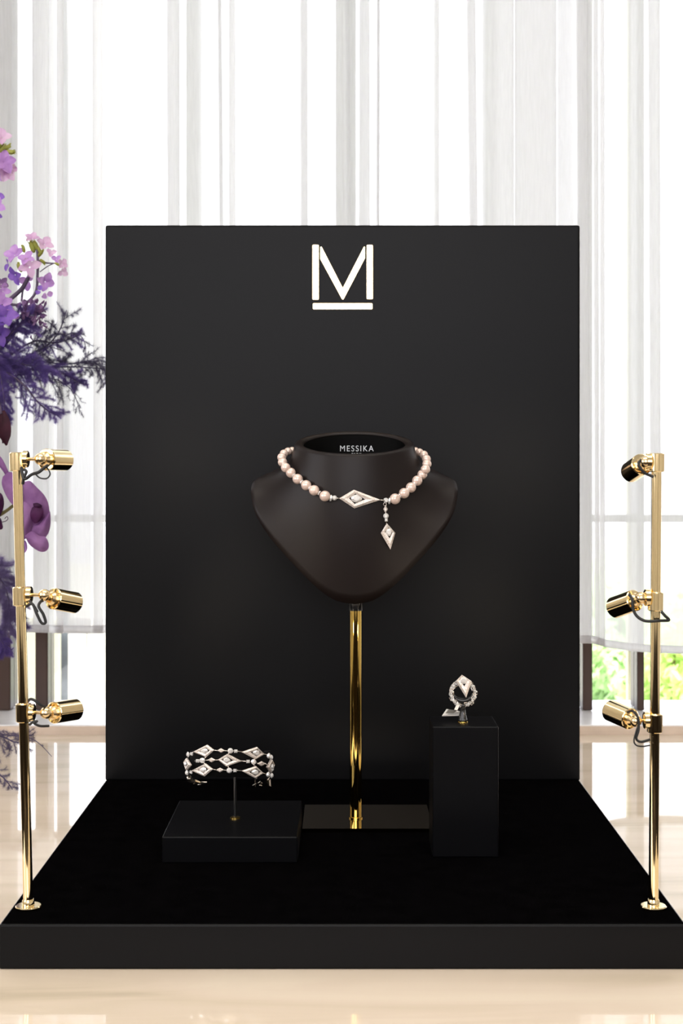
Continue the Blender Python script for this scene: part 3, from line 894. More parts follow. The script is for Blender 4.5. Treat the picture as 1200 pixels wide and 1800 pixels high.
# the two ends that turn away round the cuff
def side(px, py, s_deg):
    s = radians(s_deg); dep = BDF + BBD * (1 - cos(s)); a = BA * 1.285 / F
    n = Vector((sin(s) / a, -cos(s) / BBD, 0)).normalized()
    tn = Vector((cos(s) * a, sin(s) * BBD, 0)).normalized()
    c = P(px, py, dep); k = dep / F
    return lambda u, v, h: c + tn * ((u - px) * k) + Vector((0, 0, -(v - py) * k)) + n * h
for px, py, s_ in ((333, 1326, -68), (331, 1358, -68), (474, 1331, 70), (475, 1363, 70), (470, 1328, 60), (469, 1361, 62), (476, 1347, 72), (475.5, 1352, 78)):
    gem('round_diamond', px, py, circ(4.8), side(px, py, s_), 0.0026, M['diamond'], br)
for px, py, s_ in ((338.5, 1325, -56), (337.5, 1357, -58)):
    gem('square_diamond', px, py, sq(2.8), side(px, py, s_), 0.0022, M['diamond'], br)
sfL = side(329.5, 1342, -74)
kite('kite_setting', [(312, 1342), (330, 1332), (360, 1339), (331, 1354)], [(321, 1342), (330, 1337), (343, 1340.5), (331, 1348)], sfL, 0.0022, M['pave'], br)
gem('pear_diamond', 327, 1342.5, pear(10, 8, pi), sfL, 0.0028, M['diamond'], br)
sfR = side(474.5, 1346, 78)
kite('kite_setting', [(452, 1344), (476, 1334), (492, 1347), (475, 1360)], [(463, 1345), (476, 1339), (484, 1347), (475, 1353)], sfR, 0.0022, M['pave'], br)
# clasp: a tongue on the left, a hook and box on the right
q = MB()
c = [P(332, 1366, 1.290), P(334, 1371, 1.293), P(341, 1374, 1.297)]
q.tube(c, [0.0022, 0.0026, 0.0020], 6); q.tube([P(341, 1374, 1.297), P(351, 1376.5, 1.300), P(363, 1375.3, 1.302)], [0.0022, 0.0016, 0.0008], 6)
q.ball(P(350, 1378.5, 1.300), 0.0017, 8, 6); q.build('clasp_tongue', M['white_gold'], br)
q = MB()
q.tube([P(448, 1370, 1.292), P(449, 1383, 1.292)], 0.0006, 6); q.tube([P(444, 1381, 1.292), P(450, 1377.5, 1.292), P(458, 1377, 1.294), P(460, 1381, 1.295), P(456, 1380, 1.294)], 0.0006, 6)
q.tube([P(452, 1378, 1.293), P(457, 1374, 1.294), P(461, 1377, 1.295)], 0.0005, 6); q.build('clasp_hook', M['white_gold'], br)
q = MB(); vs = [P(468, 1369, 1.290), P(473, 1370, 1.297), P(474, 1383, 1.297), P(464, 1378, 1.290)]
q.add(vs + [v + Vector((0.001, 0.0012, 0)) for v in vs], [(0, 1, 2, 3), (7, 6, 5, 4), (0, 4, 5, 1), (1, 5, 6, 2), (2, 6, 7, 3), (3, 7, 4, 0)]); q.build('clasp_box', M['white_gold'], br)
q = MB(); q.tube([P(333, 1362, 1.289), P(333, 1367, 1.290)], 0.0006, 6); q.tube([P(474, 1366, 1.292), P(471, 1371, 1.292)], 0.0006, 6); q.tube([P(452, 1366, 1.285), P(448, 1371, 1.292)], 0.0005, 6); q.build('clasp_joint', M['white_gold'], br)

# ------------------------------------------------------------------ tall pedestal, ring stand and ring
pd = bevel_box('ring_pedestal', (0.0763, 1.25, ZP), (0.1322, 1.302, ZP + 0.1110), 0.0010, M['pedestal'], None, 3, origin=(0.104, 1.276, ZP))
tag(pd, 'tall black square pedestal under the diamond ring', 'pedestal')
ZT = ZP + 0.1110
RDp = 1.276
ctr = P(812.5, 1217, RDp)
rs = thing('ring_stand', (ctr.x, RDp, ZT), 'small glossy black ring holder with a gold rim, on the tall pedestal', 'ring holder')
kk = RDp / F
q = MB(); q.revolve((ctr.x, RDp - 0.005, ZT), (0, 0, 1), [(0, 8.8 * kk), (0.0006, 8.8 * kk), (0.0008, 8.5 * kk)], 28); sharp_smooth(q.build('gold_rim', M['gold_dark'], rs))
zb = lambda y: ZC - (y - 808) * (RDp - 0.005) / F
q = MB(); q.revolve((ctr.x, RDp - 0.005, 0), (0, 0, 1), [(ZT + 0.0007, 8.2 * kk), (zb(1265), 7.8 * kk), (zb(1262), 7.0 * kk), (zb(1255), 5.2 * kk), (zb(1248), 4.3 * kk), (zb(1243), 4.2 * kk), (zb(1239), 6 * kk), (zb(1236), 3.0 * kk)], 28)
q.build('stem', M['ring_stand'], rs, True)
# crescent saddle that the ring sits round
q = MB(); vs = []; fs = []
n_ = 24
for k in range(n_ + 1):
    a = pi * (k / n_)
    ro = 16.6 * kk
    xo, zo = ro * cos(a), -ro * sin(a) * 1.15
    xi, zi = ro * 0.99 * cos(a), -max(0.0, ro * (sin(a) * 0.62 - 0.02))
    for (x, z, y) in ((xo, zo, -0.0055), (xi, zi, -0.0055), (xi, zi, 0.0045), (xo, zo, 0.0045)):
        vs.append((ctr.x + x * 0.99, RDp + y - 0.001, ctr.z + 0.0005 + z))
for k in range(n_):
    for e in range(4):
        fs.append((4 * k + e, 4 * k + (e + 1) % 4, 4 * k + 4 + (e + 1) % 4, 4 * k + 4 + e))
q.add(vs, fs); q.build('saddle', M['ring_stand'], rs, True)

rg = thing('diamond_ring', ctr, 'chunky diamond ring with a kite-shaped head, on the small black ring holder', 'ring')
def ring_sf(a):
    """frame on the band at angle a: u tangential, v across the band (depth), h outwards (radial)"""
    er = Vector((cos(a), 0, sin(a))); et = Vector((-sin(a), 0, cos(a)))
    def f(r0):
        return lambda u, v, h: ctr + er * (r0 + h) + et * u + Vector((0, v, 0))
    return f
q = MB()
for dy in (-0.0034, 0.0, 0.0034):
    q.tube([ctr + Vector((20.5 * kk * cos(a), dy, 20.5 * kk * sin(a) * 1.02)) for a in [2 * pi * k / 40 for k in range(41)]], 0.0007, 6)
q.build('band', M['white_gold'], rg, True)
gem_protos = {}
NB = 27
for k in range(NB):
    a = -pi / 2 + 0.28 + (2 * pi - 0.56) * k / (NB - 1)
    for row, dy in enumerate((-0.0042, 0.0002)):
        aa = a + (0.09 if row else 0)
        if 60 < math.degrees(aa) % 360 < 115 and row == 0: continue
        sf = ring_sf(aa)(20.4 * kk)
        kind = (k + row) % 3
        outl = [circ(0.0012, 8), sq(0.0009, 0.0012), lozenge(0.0016, 0.0012)][kind]
        # gems look outwards and a little towards the viewer
        tilt = lambda u, v, h, sf=sf, dy=dy: sf(u, v + dy - 0.45 * h, h * 0.9)
        gem(['round_diamond', 'square_diamond', 'lozenge_diamond'][kind], 0, 0, outl, tilt, 0.0024, M['diamond'] if kind < 2 else M['pave'], rg, -0.0008)
    # side links that face the viewer
    er = Vector((cos(a), 0, sin(a)))
    if not (62 < math.degrees(a) % 360 < 112):
        c = ctr + er * 20.6 * kk + Vector((0, -0.0062, 0))
        e2 = Vector((-sin(a), 0, cos(a)))
        fsf = lambda u, v, h, c=c, e2=e2, er=er: c + e2 * u + er * v + Vector((0, -h, 0))
        if k % 2:
            gem('side_diamond', 0, 0, circ(0.0013, 8), fsf, 0.0016, M['diamond'], rg)
        else:
            lk = MB(); sgn_ = 1 if k % 4 else -1
            lp = [fsf(u, v + 0.0004 * sgn_, 0.0006 + 0.0005 * sgn_ * (u > 0)) for u, v in ((-0.0013, -0.0017), (0.0013, -0.0014), (0.0013, 0.0016), (-0.0011, 0.0018), (-0.0013, -0.0017))]
            lk.tube(lp, 0.00036, 6); lk.build('chain_link', M['white_gold'], rg)
            gem('square_diamond', 0, 0, sq(0.0006, 0.0009), fsf, 0.0012, M['diamond'], rg)
        c2 = ctr + Vector((cos(a + 0.11), 0, sin(a + 0.11))) * (18.0 if k % 2 else 23.0) * kk + Vector((0, -0.0052, 0))
        gem('square_diamond', 0, 0, sq(0.0008), lambda u, v, h, c2=c2, e2=e2, er=er: c2 + e2 * u + er * v + Vector((0, -h, 0)), 0.0013, M['diamond'], rg)
def R4(x, y): return (750 + x / 8.571, 1170 + y / 8.571)
nr = Vector((0, -1, 0.25)).normalized()
rsf0 = lambda px, py, h: P(px, py, RDp - 0.0105) + Vector((0, -(py - 1200) * kk * 0.0, 0)) + nr * h
kite('kite_setting', [R4(525, 140), R4(675, 240), R4(590, 485), R4(435, 235)], [R4(532, 172), R4(612, 228), R4(562, 316), R4(492, 222)], rsf0, 0.0024, M['pave'], rg, 0.4)
gem('pear_diamond', *R4(547, 230), pear(14.5, 13, pi / 2 - 2.2 + pi), rsf0, 0.0030, M['diamond'], rg)
q = MB(); q.tube([P(814, 1196, RDp - 0.010), ctr + Vector((0, -0.002, 20.5 * kk))], 0.0014, 8); q.tube([P(806, 1198, RDp - 0.010), ctr + Vector((-0.004, -0.002, 19.5 * kk))], 0.0009, 8); q.build('gallery', M['white_gold'], rg, True)
# hanging price tag: clear sleeve with a paper slip
tagm = mat('clear_tag_sleeve', (0.72, 0.70, 0.66), 0.12, spec=0.8)
q = MB()
v0 = [P(776.8, 1257.5, 1.275), P(806.5, 1256.8, 1.275), P(808, 1250, 1.283), P(784.5, 1246.2, 1.283)]
q.add(v0 + [v + Vector((0, 0.0004, -0.0008)) for v in v0], [(0, 1, 2, 3), (7, 6, 5, 4), (0, 4, 5, 1), (1, 5, 6, 2), (2, 6, 7, 3), (3, 7, 4, 0)])
tg = q.build('price_tag', tagm, rg); tg['label'] = 'pale clear plastic tag hanging below the band'
q = MB()
v0 = [P(783, 1254.5, 1.2745), P(797, 1254, 1.2745), P(803, 1249.6, 1.279), P(788, 1248, 1.279)]
v0 = [v + Vector((0, -0.0003, 0.0006)) for v in v0]
q.add(v0 + [v + Vector((0, 0.0001, -0.0003)) for v in v0], [(0, 1, 2, 3), (7, 6, 5, 4), (0, 4, 5, 1), (1, 5, 6, 2), (2, 6, 7, 3), (3, 7, 4, 0)])
q.build('printed_slip', mat('grey_print', (0.14, 0.13, 0.11), 0.5), tg)
q = MB()
v0 = [P(798, 1247.5, 1.2685), P(803.5, 1248.5, 1.2685), P(807.5, 1240, 1.2685), P(802.5, 1237.5, 1.2685)]
q.add(v0 + [v + Vector((0, 0.0004, 0)) for v in v0], [(0, 1, 2, 3), (7, 6, 5, 4), (0, 4, 5, 1), (1, 5, 6, 2), (2, 6, 7, 3), (3, 7, 4, 0)])
q.build('tag_strap', mat('white_paper_strap', (0.85, 0.82, 0.76), 0.6), rg)

# ------------------------------------------------------------------ the two gold spotlight poles
LED = mat('lamp_lens', (0.9, 0.88, 0.8), 0.2)
LED.node_tree.nodes['Principled BSDF'].inputs['Emission Color'].default_value = (1, 0.82, 0.6, 1)
LED.node_tree.nodes['Principled BSDF'].inputs['Emission Strength'].default_value = 3.0
def spot_pole(base_px, top_px, lamps, label, sgn, watts):
    d = 1.109; k = d / F
    b = P(*base_px, d); b.z = ZP
    tp = P(*top_px, d)
    t = thing('spotlight_pole', b, label, 'spotlight', 'gold spotlight poles at the front corners')
    ax = (tp - b).normalized(); Ln = (tp - b).length
    q = MB(); q.revolve(b, (0, 0, 1), [(0, 22.8 * k), (0.0016, 22.8 * k), (0.0023, 21.5 * k)], 40); sharp_smooth(q.build('base_plate', M['gold'], t))
    q = MB(); q.revolve(b + Vector((0, 0, 0.0023)), ax, [(0, 10.6 * k), (0.0035, 10.6 * k), (0.0045, 9.4 * k)], 32); sharp_smooth(q.build('base_collar', M['gold'], t))
    q = MB(); q.revolve(b + Vector((0.0015 , -0.0075, 0.0018)), (0, 0, 1), [(0, 0.0013), (0.0010, 0.0013), (0.0014, 0.0006)], 12); q.build('screw', M['gold_soft'], t)
    q = MB(); q.revolve(b + ax * 0.002, ax, [(0, 8.6 * k), (Ln - 0.004, 8.6 * k)], 40); sharp_smooth(q.build('pole', M['gold'], t))
    for (cy, ball, disc, vec, dz, cable, boss) in lamps:
        s = (b.z - (ZC - (cy - 808) * k)) / (b.z - tp.z); c = b + ax * (Ln * s)
        hh = 16.5 * k
        q = MB(); q.revolve(c - ax * hh, ax, [(0, 12.0 * k), (0.0006, 13.6 * k), (2 * hh - 0.0006, 13.6 * k), (2 * hh, 12.0 * k)], 40)
        cl = sharp_smooth(q.build('clamp', M['gold'], t))
        bl_ = P(ball[0], ball[1], d - 0.002)
        # flange, short arm and ball joint
        a0 = Vector((c.x + sgn * 15 * k, c.y, bl_.z))
        q = MB(); q.revolve(a0, (sgn, 0, 0), [(-4 * k, 15 * k), (3.5 * k, 15 * k), (4.6 * k, 13.5 * k)], 28); sharp_smooth(q.build('flange', M['gold'], cl))
        q = MB(); q.tube([a0, bl_], 3.1 * k, 14); sharp_smooth(q.build('arm', M['gold_soft'], cl))
        vx, vy = vec
        axl = Vector((vx * k, dz * k, -vy * k)).normalized()
        dc = P(disc[0], disc[1], d + 0.006)
        q = MB(); q.ball(bl_, 10.6 * k, 24, 14); q.build('ball_joint', M['gold_soft'], cl, True)
        # lamp head
        Lc = 0.0245; rr = 19.2 * k
        q = MB(); q.revolve(dc, axl, [(0, rr * 0.93), (0.0006, rr), (Lc - 0.0006, rr), (Lc, rr * 0.95), (Lc, rr * 0.84), (Lc - 0.003, rr * 0.80)], 44)
        hd = sharp_smooth(q.build('lamp_head', M['gold'], t), 25)
        q = MB(); q.revolve(dc - axl * 0.0035, axl, [(0, 8.5 * k), (0.0020, 12 * k), (0.004, 12 * k)], 28); sharp_smooth(q.build('knuckle', M['gold_soft'], hd))
        q = MB(); q.tube([bl_, dc - axl * 0.001], 6.2 * k, 14); q.build('neck', M['gold_soft'], hd, True)
        q = MB(); q.revolve(dc - axl * 0.0012 + Vector((0, 0, -13 * k)), axl, [(0, 2.6 * k), (0.002, 2.6 * k)], 14); q.build('screw', M['gold_soft'], hd)
        q = MB(); q.revolve(dc + axl * (Lc - 0.0028), axl, [(0, rr * 0.78), (0.0004, rr * 0.78)], 28); ln = q.build('lens', LED, hd); ln['label'] = 'lit warm lens'
        for cb in cable:
            pts = [P(x, y, d + z_) for x, y, z_ in cb[1:]]
            q = MB(); q.tube([Vector(p) for p in catmull([tuple(p) for p in pts], 8 * len(pts))], cb[0], 8); q.build('cable', M['cable'], t, True)
        l = bpy.data.lights.new('lamp_beam', 'SPOT'); l.energy = watts; l.color = (1.0, 0.84, 0.66); l.spot_size = radians(64); l.spot_blend = 0.6; l.shadow_soft_size = 0.006
        lo = bpy.data.objects.new('lamp_beam', l); COL.objects.link(lo); lo.parent = t
        lo.location = dc + axl * (Lc + 0.002) - world_of(t)
        lo.rotation_mode = 'QUATERNION'; lo.rotation_quaternion = axl.to_track_quat('-Z', 'Y')
    return t
W = 0.25
spot_pole((50, 1594), (30, 793), [
    (811.5, (71, 807), (81, 808), (24, 1), 52, [[0.0012, (37, 822, -0.004), (40, 836, -0.007), (44, 842, -0.008), (56, 834, -0.009), (68, 830, -0.010), (78, 822, -0.009), (84, 818, -0.006)],
                                               [0.0011, (36, 824, -0.004), (46, 828, -0.006), (42, 840, -0.007), (40, 851, -0.006)],
                                               [0.0006, (62, 833, -0.009), (70, 840, -0.010), (82, 841, -0.010), (88, 833, -0.009), (83, 822, -0.007)]], 0),
    (1048, (78, 1046), (93, 1052), (31, 12), 46, [[0.0011, (46, 1066, -0.004), (57, 1062, -0.007), (65, 1080, -0.008), (73, 1095, -0.008), (80, 1094, -0.008), (76, 1080, -0.008), (68, 1066, -0.008), (71, 1058, -0.006), (75, 1056, -0.003)],
                                              [0.0010, (50, 1054, -0.004), (60, 1066, -0.007), (66, 1076, -0.008)]], 0),
    (1252.5, (81, 1253), (94, 1253), (31, 2), 48, [[0.0011, (50, 1232, -0.004), (54, 1229, -0.006), (62, 1232, -0.007), (72, 1240, -0.006), (79, 1242, -0.002)],
                                               [0.0010, (52, 1274, -0.004), (58, 1269, -0.006), (65, 1268, -0.007), (60, 1271, -0.007), (70, 1276, -0.006), (86, 1276, -0.002)]], 0)],
    'gold pole of three spotlights at the left front corner, in front of the flowers', 1, W)
spot_pole((1148, 1597), (1154, 796), [
    (813, (1134, 812), (1128, 816), (-9, 14), 54, [[0.0011, (1128, 808, -0.003), (1122, 814, -0.005), (1126, 824, -0.006), (1134, 832, -0.006), (1143, 836, -0.006), (1148, 838, -0.007)]], 0),
    (1057, (1126, 1051), (1116, 1055), (-29, 18), 46, [[0.0012, (1106, 1046, 0.0), (1110, 1052, -0.006), (1113, 1072, -0.007), (1120, 1084, -0.008), (1132, 1091, -0.009), (1145, 1092, -0.0095), (1160, 1091, -0.009), (1175, 1090, -0.004), (1168, 1082, -0.004), (1162, 1075, -0.003)]], 0),
    (1271, (1117, 1267), (1108, 1264), (-27, -7), 50, [[0.0010, (1103, 1252, 0.001), (1112, 1250, -0.006), (1121, 1262, -0.008), (1122, 1282, -0.008), (1118, 1298, -0.008), (1126, 1304, -0.008), (1142, 1300, -0.006)],
                                                [0.0006, (1121, 1275, -0.008), (1114, 1300, -0.009), (1118, 1310, -0.009), (1130, 1312, -0.008), (1142, 1310, -0.006)]], 0)],
    'gold pole of three spotlights at the right front corner, clear of the flowers', -1, W)

# ------------------------------------------------------------------ flowers at the left: stems from a vase just outside the frame
FD = 1.70
VX = -0.575
vz = thing('floor_vase', (VX, FD, 0), 'tall grey glazed floor vase beside the table, holding the purple flowers', 'vase')
q = MB(); q.revolve((VX, FD, 0), (0, 0, 1), [(0, 0.055), (0.01, 0.060), (0.25, 0.066), (0.6, 0.064), (0.85, 0.054), (0.94, 0.040), (0.965, 0.044), (0.968, 0.042), (0.95, 0.037), (0.03, 0.04)], 36); q.build('body', M['vase'], vz, True)
MOUTH = Vector((VX, FD, Z0 + 0.20))
rf = random.Random(11)
def rvec(): return Vector((rf.gauss(0, 1), rf.gauss(0, 1), rf.gauss(0, 1))).normalized()
def petal(q, base, dirv, nrm, L_, W_, cup=0.25, tip=0.5, nu=6, nv=4, ruffle=0.0):
    dirv = dirv.normalized(); nrm = (nrm - dirv * nrm.dot(dirv)).normalized(); sv = dirv.cross(nrm)
    vs = []; fs = []; ph = rf.uniform(0, 6)
    for i in range(nu + 1):
        u = i / nu
        wd = W_ * 0.5 * (sin(pi * min(1.0, u * 0.86 + 0.10)) ** 0.75) * (1.0 if u < 0.75 else 1 - (u - 0.75) * tip)
        for j in range(nv + 1):
            v = 2 * j / nv - 1
            h = L_ * (cup * (u - u * u * 1.3) + 0.25 * cup * v * v) + ruffle * L_ * sin(5 * u + 4 * v + ph) * u
            vs.append(base + dirv * (L_ * u) + sv * (wd * v) + nrm * h)
    n = nv + 1
    for i in range(nu):
        for j in range(nv):
            a = i * n + j; fs.append((a, a + 1, a + n + 1, a + n))
    q.add(vs, fs)
def floret(parent, px, py, d, size_px, m, n=4, face=None, ruffle=0.06):
    c = P(px, py, d); L_ = size_px * d / F
    face = (Vector(face) if face else Vector((rf.uniform(-.5, .5), -1, rf.uniform(-.3, .6)))).normalized()
    u = face.orthogonal().normalized(); v = face.cross(u)
    q = MB(); a0 = rf.uniform(0, 6)
    for k in range(n):
        a = a0 + 2 * pi * k / n + rf.uniform(-.25, .25)
        dr = (u * cos(a) + v * sin(a) + face * rf.uniform(0.1, 0.5)).normalized()
        petal(q, c + dr * L_ * 0.06, dr, face, L_ * rf.uniform(0.85, 1.1), L_ * rf.uniform(0.7, 0.95), 0.3, 0.4, ruffle=ruffle)
    return q.build('floret', m, parent, True)
def calyx(parent, px, py, d, to, size_px):
    c = P(px, py, d); L_ = size_px * d / F; q = MB()
    ax = (P(to[0], to[1], d) - c).normalized()
    q.revolve(c, ax, [(0, L_ * 0.10), (L_ * 0.25, L_ * 0.22), (L_ * 0.7, L_ * 0.24), (L_, L_ * 0.14)], 8)
    for k in range(3):
        dr = (ax + rvec() * 0.5).normalized(); petal(q, c + ax * L_ * 0.6, dr, rvec(), L_ * 0.6, L_ * 0.22)
    return q.build('calyx', M['calyx'], parent, True)
def stemline(parent, pts, r0, r1, m, name='stem'):
    pts = [Vector(p) for p in catmull([tuple(p) for p in pts], 7 * len(pts))]
    q = MB(); n = len(pts); q.tube(pts, [lerp(r0, r1, i / (n - 1)) for i in range(n)], 7)
    return q.build(name, m, parent, True)
# the stock stem beside the panel's upper left corner
st = thing('stock_flower', MOUTH, 'pink and lilac stock flower spray standing highest beside the panel, with green buds', 'flower')
stemline(st, [MOUTH, P(-110, 700, FD), P(-30, 580, FD), P(12, 532, FD), P(38, 508, FD), P(54, 480, FD)], 0.0034, 0.0022, M['stem'])
stemline(st, [P(12, 534, FD), P(40, 535, FD), P(62, 515, FD), P(66, 480, FD), P(66, 446, FD), P(62, 432, FD)], 0.0016, 0.0016, M['stem'], 'side_stem')
stemline(st, [P(66, 458, FD), P(80, 462, FD), P(96, 463, FD)], 0.0013, 0.0008, M['stem'], 'side_stem')
stemline(st, [P(70, 478, FD), P(84, 468, FD), P(97, 462, FD)], 0.0006, 0.0006, M['stem'], 'side_stem')
stemline(st, [P(38, 530, FD), P(40, 512, FD), P(46, 500, FD)], 0.0014, 0.0008, M['stem'], 'side_stem')
for px, py, s, mm, n, fc in ((57, 420, 14, 'petal_pink', 4, (0.0, -0.8, 0.7)), (78, 430, 16, 'petal_pink', 4, (0.5, -0.8, 0.5)), (26, 449, 19, 'petal_lilac', 4, (-0.4, -1, 0.5)), (46, 455, 15, 'petal_lilac', 4, (0, -1, 0.6)),
                             (52, 470, 19, 'petal_pink', 4, (0.3, -1, 0.2)), (16, 466, 17, 'petal_violet', 2, (-1, -0.6, -0.1)), (27, 483, 17, 'petal_violet', 4, (-0.5, -1, -0.5)), (47, 492, 17, 'petal_lilac', 3, (0, -1, -0.7)),
                             (79, 495, 17, 'petal_lilac', 4, (0.6, -1, -0.3)), (90, 445, 10, 'petal_pink', 3, (0.3, -1, 0.4)), (99, 456, 10, 'petal_lilac', 3, (0.4, -1, 0.3)), (108, 464, 12, 'petal_pink', 4, (0.9, -0.6, 0.2)), (110, 478, 11, 'petal_pink', 3, (0.7, -1, -0.6)),
                             (69, 511, 11, 'petal_violet', 2, (0.2, -1, 0.6)), (82, 519, 13, 'petal_lilac', 2, (0.8, -0.8, 0))):
    floret(st, px, py, FD + rf.uniform(-0.012, 0.012), s, M[mm], n, fc)
for px, py, to, s in ((60, 444, (53, 424), 20), (66, 452, (77, 438), 15), (43, 444, (40, 432), 13), (70, 456, (78, 462), 12), (38, 478, (30, 462), 16), (52, 488, (50, 474), 14), (96, 462, (104, 466), 10), (66, 440, (60, 425), 18), (72, 446, (66, 434), 14)):
    calyx(st, px, py, FD, to, s)
# top stem, only its flowering side reaches into the frame
st = thing('stock_flower', MOUTH + Vector((0.004, 0.01, 0)), 'pale lilac stock flower at the very top of the left edge', 'flower')
stemline(st, [MOUTH + Vector((0.004, 0.01, 0)), P(-150, 700, FD + 0.03), P(-70, 450, FD + 0.03), P(-18, 300, FD + 0.03), P(-6, 250, FD + 0.03)], 0.0034, 0.002, M['stem_green'])
for px, py, s, mm, n, fc in ((5, 242, 15, 'petal_pink', 4, (0.2, -1, 0.4)), (-8, 236, 14, 'petal_pink', 4, (0, -1, 0.6)), (6, 285, 22, 'petal_lilac', 5, (0.4, -1, 0.2)), (10, 300, 21, 'petal_pink', 5, (0.6, -1, 0)), (-4, 296, 22, 'petal_lilac', 5, (0.2, -1, -0.4)), (22, 297, 11, 'petal_pink', 3, (1, -0.6, 0)),
                             (-6, 345, 15, 'petal_violet', 3, (0.4, -1, 0.3)), (-6, 362, 17, 'petal_lilac', 4, (0.4, -1, 0)), (-10, 375, 14, 'petal_violet', 4, (0.3, -1, -0.5))):
    floret(st, px, py, FD + 0.03 + rf.uniform(-0.01, 0.01), s, M[mm], n, fc)
for px, py, to, s in ((-2, 268, (12, 256), 18), (4, 262, (20, 256), 16), (8, 266, (24, 268), 18), (-6, 262, (6, 250), 16), (14, 268, (26, 266), 12)):
    calyx(st, px, py, FD + 0.025, to, s)
# violet stock lower down, with the crinkled mauve head
st = thing('stock_flower', MOUTH + Vector((-0.004, -0.008, 0)), 'violet stock flower at the left edge, below the pink spray', 'flower')
stemline(st, [MOUTH + Vector((-0.004, -0.008, 0)), P(-90, 720, FD - 0.02), P(-40, 600, FD - 0.02), P(-8, 560, FD - 0.02), P(3, 525, FD - 0.02)], 0.0034, 0.002, M['stem'])
for px, py, s, mm, n, fc in ((2, 500, 14, 'crinkle', 4, (0.4, -1, 0.4)), (5, 512, 14, 'petal_lilac', 4, (0.5, -1, 0)), (4, 536, 19, 'petal_lilac', 5, (0.4, -1, 0.4)), (10, 556, 22, 'petal_violet', 5, (0.3, -1, 0.3)), (-8, 560, 22, 'petal_violet', 5, (0, -1, 0)), (23, 553, 12, 'petal_lilac', 3, (0.5, -1, -0.2)), (-4, 585, 24, 'petal_violet', 5, (0.2, -1, -0.2))):
    floret(st, px, py, FD - 0.02 + rf.uniform(-0.01, 0.01), s, M[mm], n, fc)
st = thing('cockscomb_flower', MOUTH + Vector((0.008, -0.004, 0)), 'crinkled brownish mauve flower head below the pink spray', 'flower')
stemline(st, [MOUTH + Vector((0.008, -0.004, 0)), P(-90, 740, FD - 0.005), P(-20, 640, FD - 0.005), P(25, 585, FD - 0.005), P(48, 555, FD - 0.005)], 0.003, 0.0022, M['stem'])
q = MB()
for i in range(150):
    c = P(54 + rf.gauss(0, 9), 552 + rf.gauss(0, 12), FD - 0.005 + rf.gauss(0, 0.006)); dr = (c - P(44, 575, FD)).normalized() + rvec() * 0.6
    petal(q, c, dr, rvec(), rf.uniform(0.005, 0.009), rf.uniform(0.003, 0.006), 0.5, 0.5, 3, 2, 0.15)
f = q.build('head', M['crinkle'], st, True); f['kind'] = 'stuff'
# dyed asparagus fern
def fern(label, pts, m, br_len, br_n, needle, dens, droop=0.35, seed=1, d=FD, spread=1.0, stem_r=0.0011):
    r = random.Random(seed)
    t = thing('asparagus_fern', MOUTH, label, 'fern')
    main = [Vector(p) for p in catmull([tuple(MOUTH)] + [tuple(P(x, y, d + z_)) for x, y, z_ in pts], 60)]
    q = MB(); q.tube(main, [lerp(stem_r * 1.6, stem_r * 0.45, i / 59) for i in range(60)], 6)
    ndl = MB()
    def tuft(a, b, n, ln):
        ax = (b - a)
        for i in range(n):
            u = r.random(); c = a + ax * u
            dr = (ax.normalized() * 0.35 + Vector((r.gauss(0, 1), r.gauss(0, 1), r.gauss(0, 1))).normalized()).normalized()
            l = ln * r.uniform(0.5, 1.4); wv = dr.orthogonal().normalized() * 0.000085
            ndl.add([c - wv, c + wv, c + dr * l], [(0, 1, 2)])
    lo = 60 - int(60 * (len(pts)) / (len(pts) + 1)) + 2
    for k in range(br_n):
        u = k / br_n; i = int(lerp(lo, 58, u)); p = main[i]; tn = (main[i + 1] - main[i]).normalized()
        sgn = 1 if k % 2 else -1
        sd = tn.cross(Vector((0, 1, 0))).normalized() * sgn
        dr = (sd * 0.8 * spread + tn * 0.8 + Vector((r.gauss(0, .25), r.gauss(0, .35), r.gauss(0, .2)))).normalized()
        L_ = br_len * (1 - 0.55 * u) * r.uniform(0.6, 1.15); seg_pts = [p]
        for s in range(1, 5):
            dr = (dr + Vector((0, 0, -droop * 0.25))).normalized(); seg_pts.append(seg_pts[-1] + dr * L_ / 4)
        q.tube(seg_pts, [0.00026, 0.00022, 0.0002, 0.00017, 0.00013], 4)
        for s in range(4):
            tuft(seg_pts[s], seg_pts[s + 1], int(4.2 * dens * L_ / br_len), needle)
            if r.random() < 0.75:
                d2 = (dr + Vector((r.gauss(0, .8), r.gauss(0, .6), r.gauss(0, .8)))).normalized(); e2 = seg_pts[s + 1] + d2 * L_ * 0.28
                q.tube([seg_pts[s + 1], e2], [0.00018, 0.00012], 4); tuft(seg_pts[s + 1], e2, int(dens * 3.0), needle)
    for i in range(lo, 58): tuft(main[i], main[i + 1], max(1, dens // 4), needle)
    q.build('stem', M['stem'] if m != 'fern_grey' else M['fern_grey'], t, True)
    f = ndl.build('needles', M[m], t); f['kind'] = 'stuff'
    return t
fern('dyed purple fern frond arching up beside the panel edge', [(-60, 690, 0), (5, 655, 0), (50, 625, 0), (85, 605, 0), (105, 580, 0), (117, 545, 0)], 'fern_grey', 0.042, 24, 0.0055, 32, 0.15, 21, FD + 0.02)
fern('dyed purple fern frond with the longest reach, its tip passing behind the panel', [(-60, 700, 0), (10, 660, 0), (70, 648, 0), (130, 645, 0.0), (200, 650, 0.0)], 'fern_grey', 0.050, 38, 0.0055, 36, 0.8, 22, FD + 0.05)
fern('dense violet fern frond sloping down towards the left gold pole', [(-60, 640, 0), (0, 650, 0), (40, 675, 0), (62, 702, 0), (84, 722, 0), (104, 732, 0)], 'fern', 0.034, 26, 0.0045, 42, 0.5, 23, FD - 0.01)
